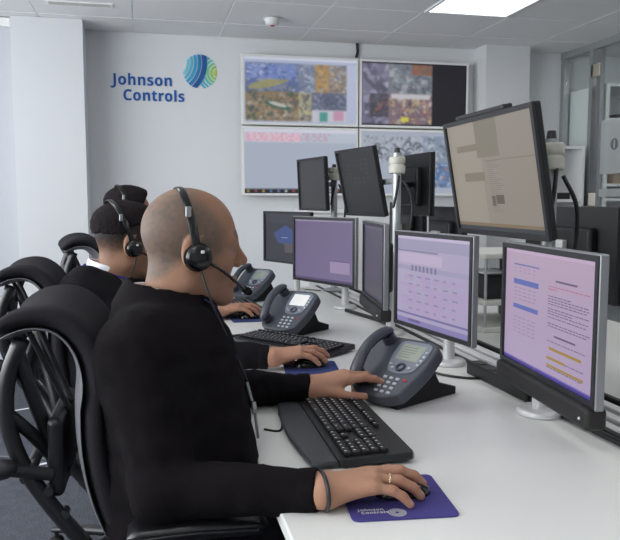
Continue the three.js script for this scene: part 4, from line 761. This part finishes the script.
const man1 = { base: [0, 0, -1.56], label: 'bald seated man in black fleece jacket wearing headset, dialling a phone', hair: 'shaved', jacket: M.fleece,
  head: { pos: [0.09, 1.172, -1.555], yaw: yawIn, pitch: 0.03, scale: 1.03 },
  joints: { neck: [0.03, 1.05, -1.565], shR: [-0.015, 0.985, -1.385], shL: [0.075, 0.985, -1.735], elR: [0.02, 0.752, -1.285], elL: [0.17, 0.79, -1.83], wrR: [0.29, 0.772, -1.176], wrL: [0.416, 0.785, -1.8], hipR: [0.06, 0.575, -1.46], hipL: [0.06, 0.575, -1.66], knR: [0.43, 0.55, -1.44], knL: [0.43, 0.55, -1.7], anR: [0.4, 0.1, -1.42], anL: [0.4, 0.1, -1.72] },
  collar: { shift: [0.015, 0.012, 0], tilt: 0.2, r: 0.088, h: 0.03 }, shirt: { r: 0.068, tilt: 0.08, rise: 0.0 },
  belly: [[0.103, 0.72, 0.1], [0.068, 0.95, 0.07], 0.105, 0.1],
  handR: { dir: [1, 0.02, -0.02], roll: -0.12, pose: onMouse }, handL: { dir: [1, 0.2, 0.06], roll: 0.1, pose: dialling },
  extra(t, L, H0, mR) {
    part('ring', new THREE.TorusGeometry(0.0103, 0.0022, 8, 24).rotateY(Math.PI / 2).rotateZ(-0.3).translate(0.109, 0.007, 0.0128).applyMatrix4(mR), M.gold, t);
    part('wrist_band', new THREE.TorusGeometry(0.03, 0.0036, 8, 32).scale(1.36, 1.02, 1).rotateY(Math.PI / 2).translate(0.0, 0, 0).applyMatrix4(mR), M.bezel, t);
    const ly = part('lanyard', [strap([L([0.115, 1.07, -1.49]), L([0.137, 1.055, -1.485]), L([0.165, 0.99, -1.482]), L([0.185, 0.94, -1.48]), L([0.2, 0.895, -1.475])], 0.008)], M.lanyardDark, t);
    part('badge_reel', [rod(L([0.2, 0.895, -1.475]), L([0.21, 0.855, -1.47]), 0.0035), mv(cyl(0.013, 0.013, 0.008, 0, 0, 0).rotateZ(Math.PI / 2), ...L([0.214, 0.84, -1.468])), rod(L([0.216, 0.83, -1.468]), L([0.222, 0.775, -1.465]), 0.003)], M.silver, ly);
  } };
function strap(pts, w, axis = V(0.35, 0, 1)) { const c = new THREE.CatmullRomCurve3(pts.map((p) => V(...p))), rings = []; for (let i = 0; i <= 24; i++) { const p = c.getPoint(i / 24), tg = c.getTangent(i / 24), s = axis.clone().addScaledVector(tg, -axis.dot(tg)).normalize(), n = s.clone().cross(tg).normalize(); rings.push(Array.from({ length: 8 }, (_, j) => { const a = j / 8 * 2 * Math.PI; return p.clone().addScaledVector(s, w * Math.cos(a)).addScaledVector(n, 0.0014 * Math.sin(a)).toArray(); })); } return loft(rings); }
const p1 = person(man1);
headset(man1, p1.H0, man1.base, 'black headset with grey slider worn by the bald man', [[0.13, 1.06, 0.12], [0.165, 0.98, 0.11], [0.2, 0.9, 0.09]]);
const shift = (j, dx, dz) => Object.fromEntries(Object.entries(j).map(([k, [x, y, z]]) => [k, [x + dx, y, z + dz]]));
const man2 = { base: [-0.18, 0, -2.5], label: 'seated man with short black hair and dark suit, behind the bald man', hair: 'dark', jacket: M.suit,
  head: { pos: [-0.068, 1.132, -2.46], yaw: 20 * R, pitch: 0.02 },
  joints: { ...shift(man1.joints, -0.17, -0.94), elR: [0.1, 0.8, -2.24], wrR: [0.375, 0.783, -2.2], elL: [-0.1, 0.74, -2.74], wrL: [0.1, 0.655, -2.64] },
  collar: { shift: [0.0, -0.028, 0], tilt: 0.45, r: 0.082, h: 0.014 }, shirt: { r: 0.069, tilt: 0.3, rise: 0.048 },
  handR: { dir: [1, 0.02, -0.08], roll: -0.1, pose: onMouse }, handL: { dir: [1, -0.12, 0.1], roll: 0, pose: resting },
  extra(t, L, H0) {
    hairCap(t, H0, 0.088, 0.035, 0.016);
    const pts = []; for (let k = 0; k <= 12; k++) { const ph = Math.PI - (-70 + k * 200 / 12) * R, ex = 0.0765 * 1.12 * Math.cos(ph), ez = 0.0765 * Math.sin(ph); pts.push(L([-0.118 + ex, 1.012 - 0.028 + 0.046 - 0.3 * ex + 0.002, -2.465 + ez])); }
    part('lanyard', strap(pts, 0.009, V(0.2, 1, 0.2)), M.lanyard, t);
  } };
man2.joints.neck = [-0.118, 1.012, -2.465];
const p2 = person(man2);
headset(man2, p2.H0, man2.base, 'black headset worn by the man with short black hair', [[0.13, 1.0, 0.12], [0.17, 0.94, 0.11]], 0.017, 0.05);
const man3 = { base: [-0.12, 0, -3.42], label: 'farthest seated man, black hair and dark maroon sleeves, mostly hidden', hair: 'dark', jacket: M.maroon,
  head: { pos: [-0.075, 1.2, -3.42], yaw: 14 * R, pitch: 0.02 },
  joints: { ...shift(man1.joints, -0.11, -1.86), elR: [0.04, 0.81, -3.2], wrR: [0.31, 0.785, -3.2], elL: [-0.04, 0.74, -3.66], wrL: [0.16, 0.655, -3.56] },
  collar: { shift: [-0.005, 0.0, 0], tilt: 0.3, r: 0.082, h: 0.02 },
  handR: { dir: [1, 0.02, 0], roll: -0.1, pose: onMouse }, handL: { dir: [1, -0.12, 0.1], roll: 0, pose: resting },
  extra(t, L, H0) { hairCap(t, H0, 0.08, 0.02, 0.018); } };
const p3 = person(man3);
headset(man3, p3.H0, man3.base, 'black headset on the farthest man, only the band showing', [[0.13, 1.0, 0.12], [0.17, 0.94, 0.11]], 0.017, 0.05);

renderer.render(scene, camera);
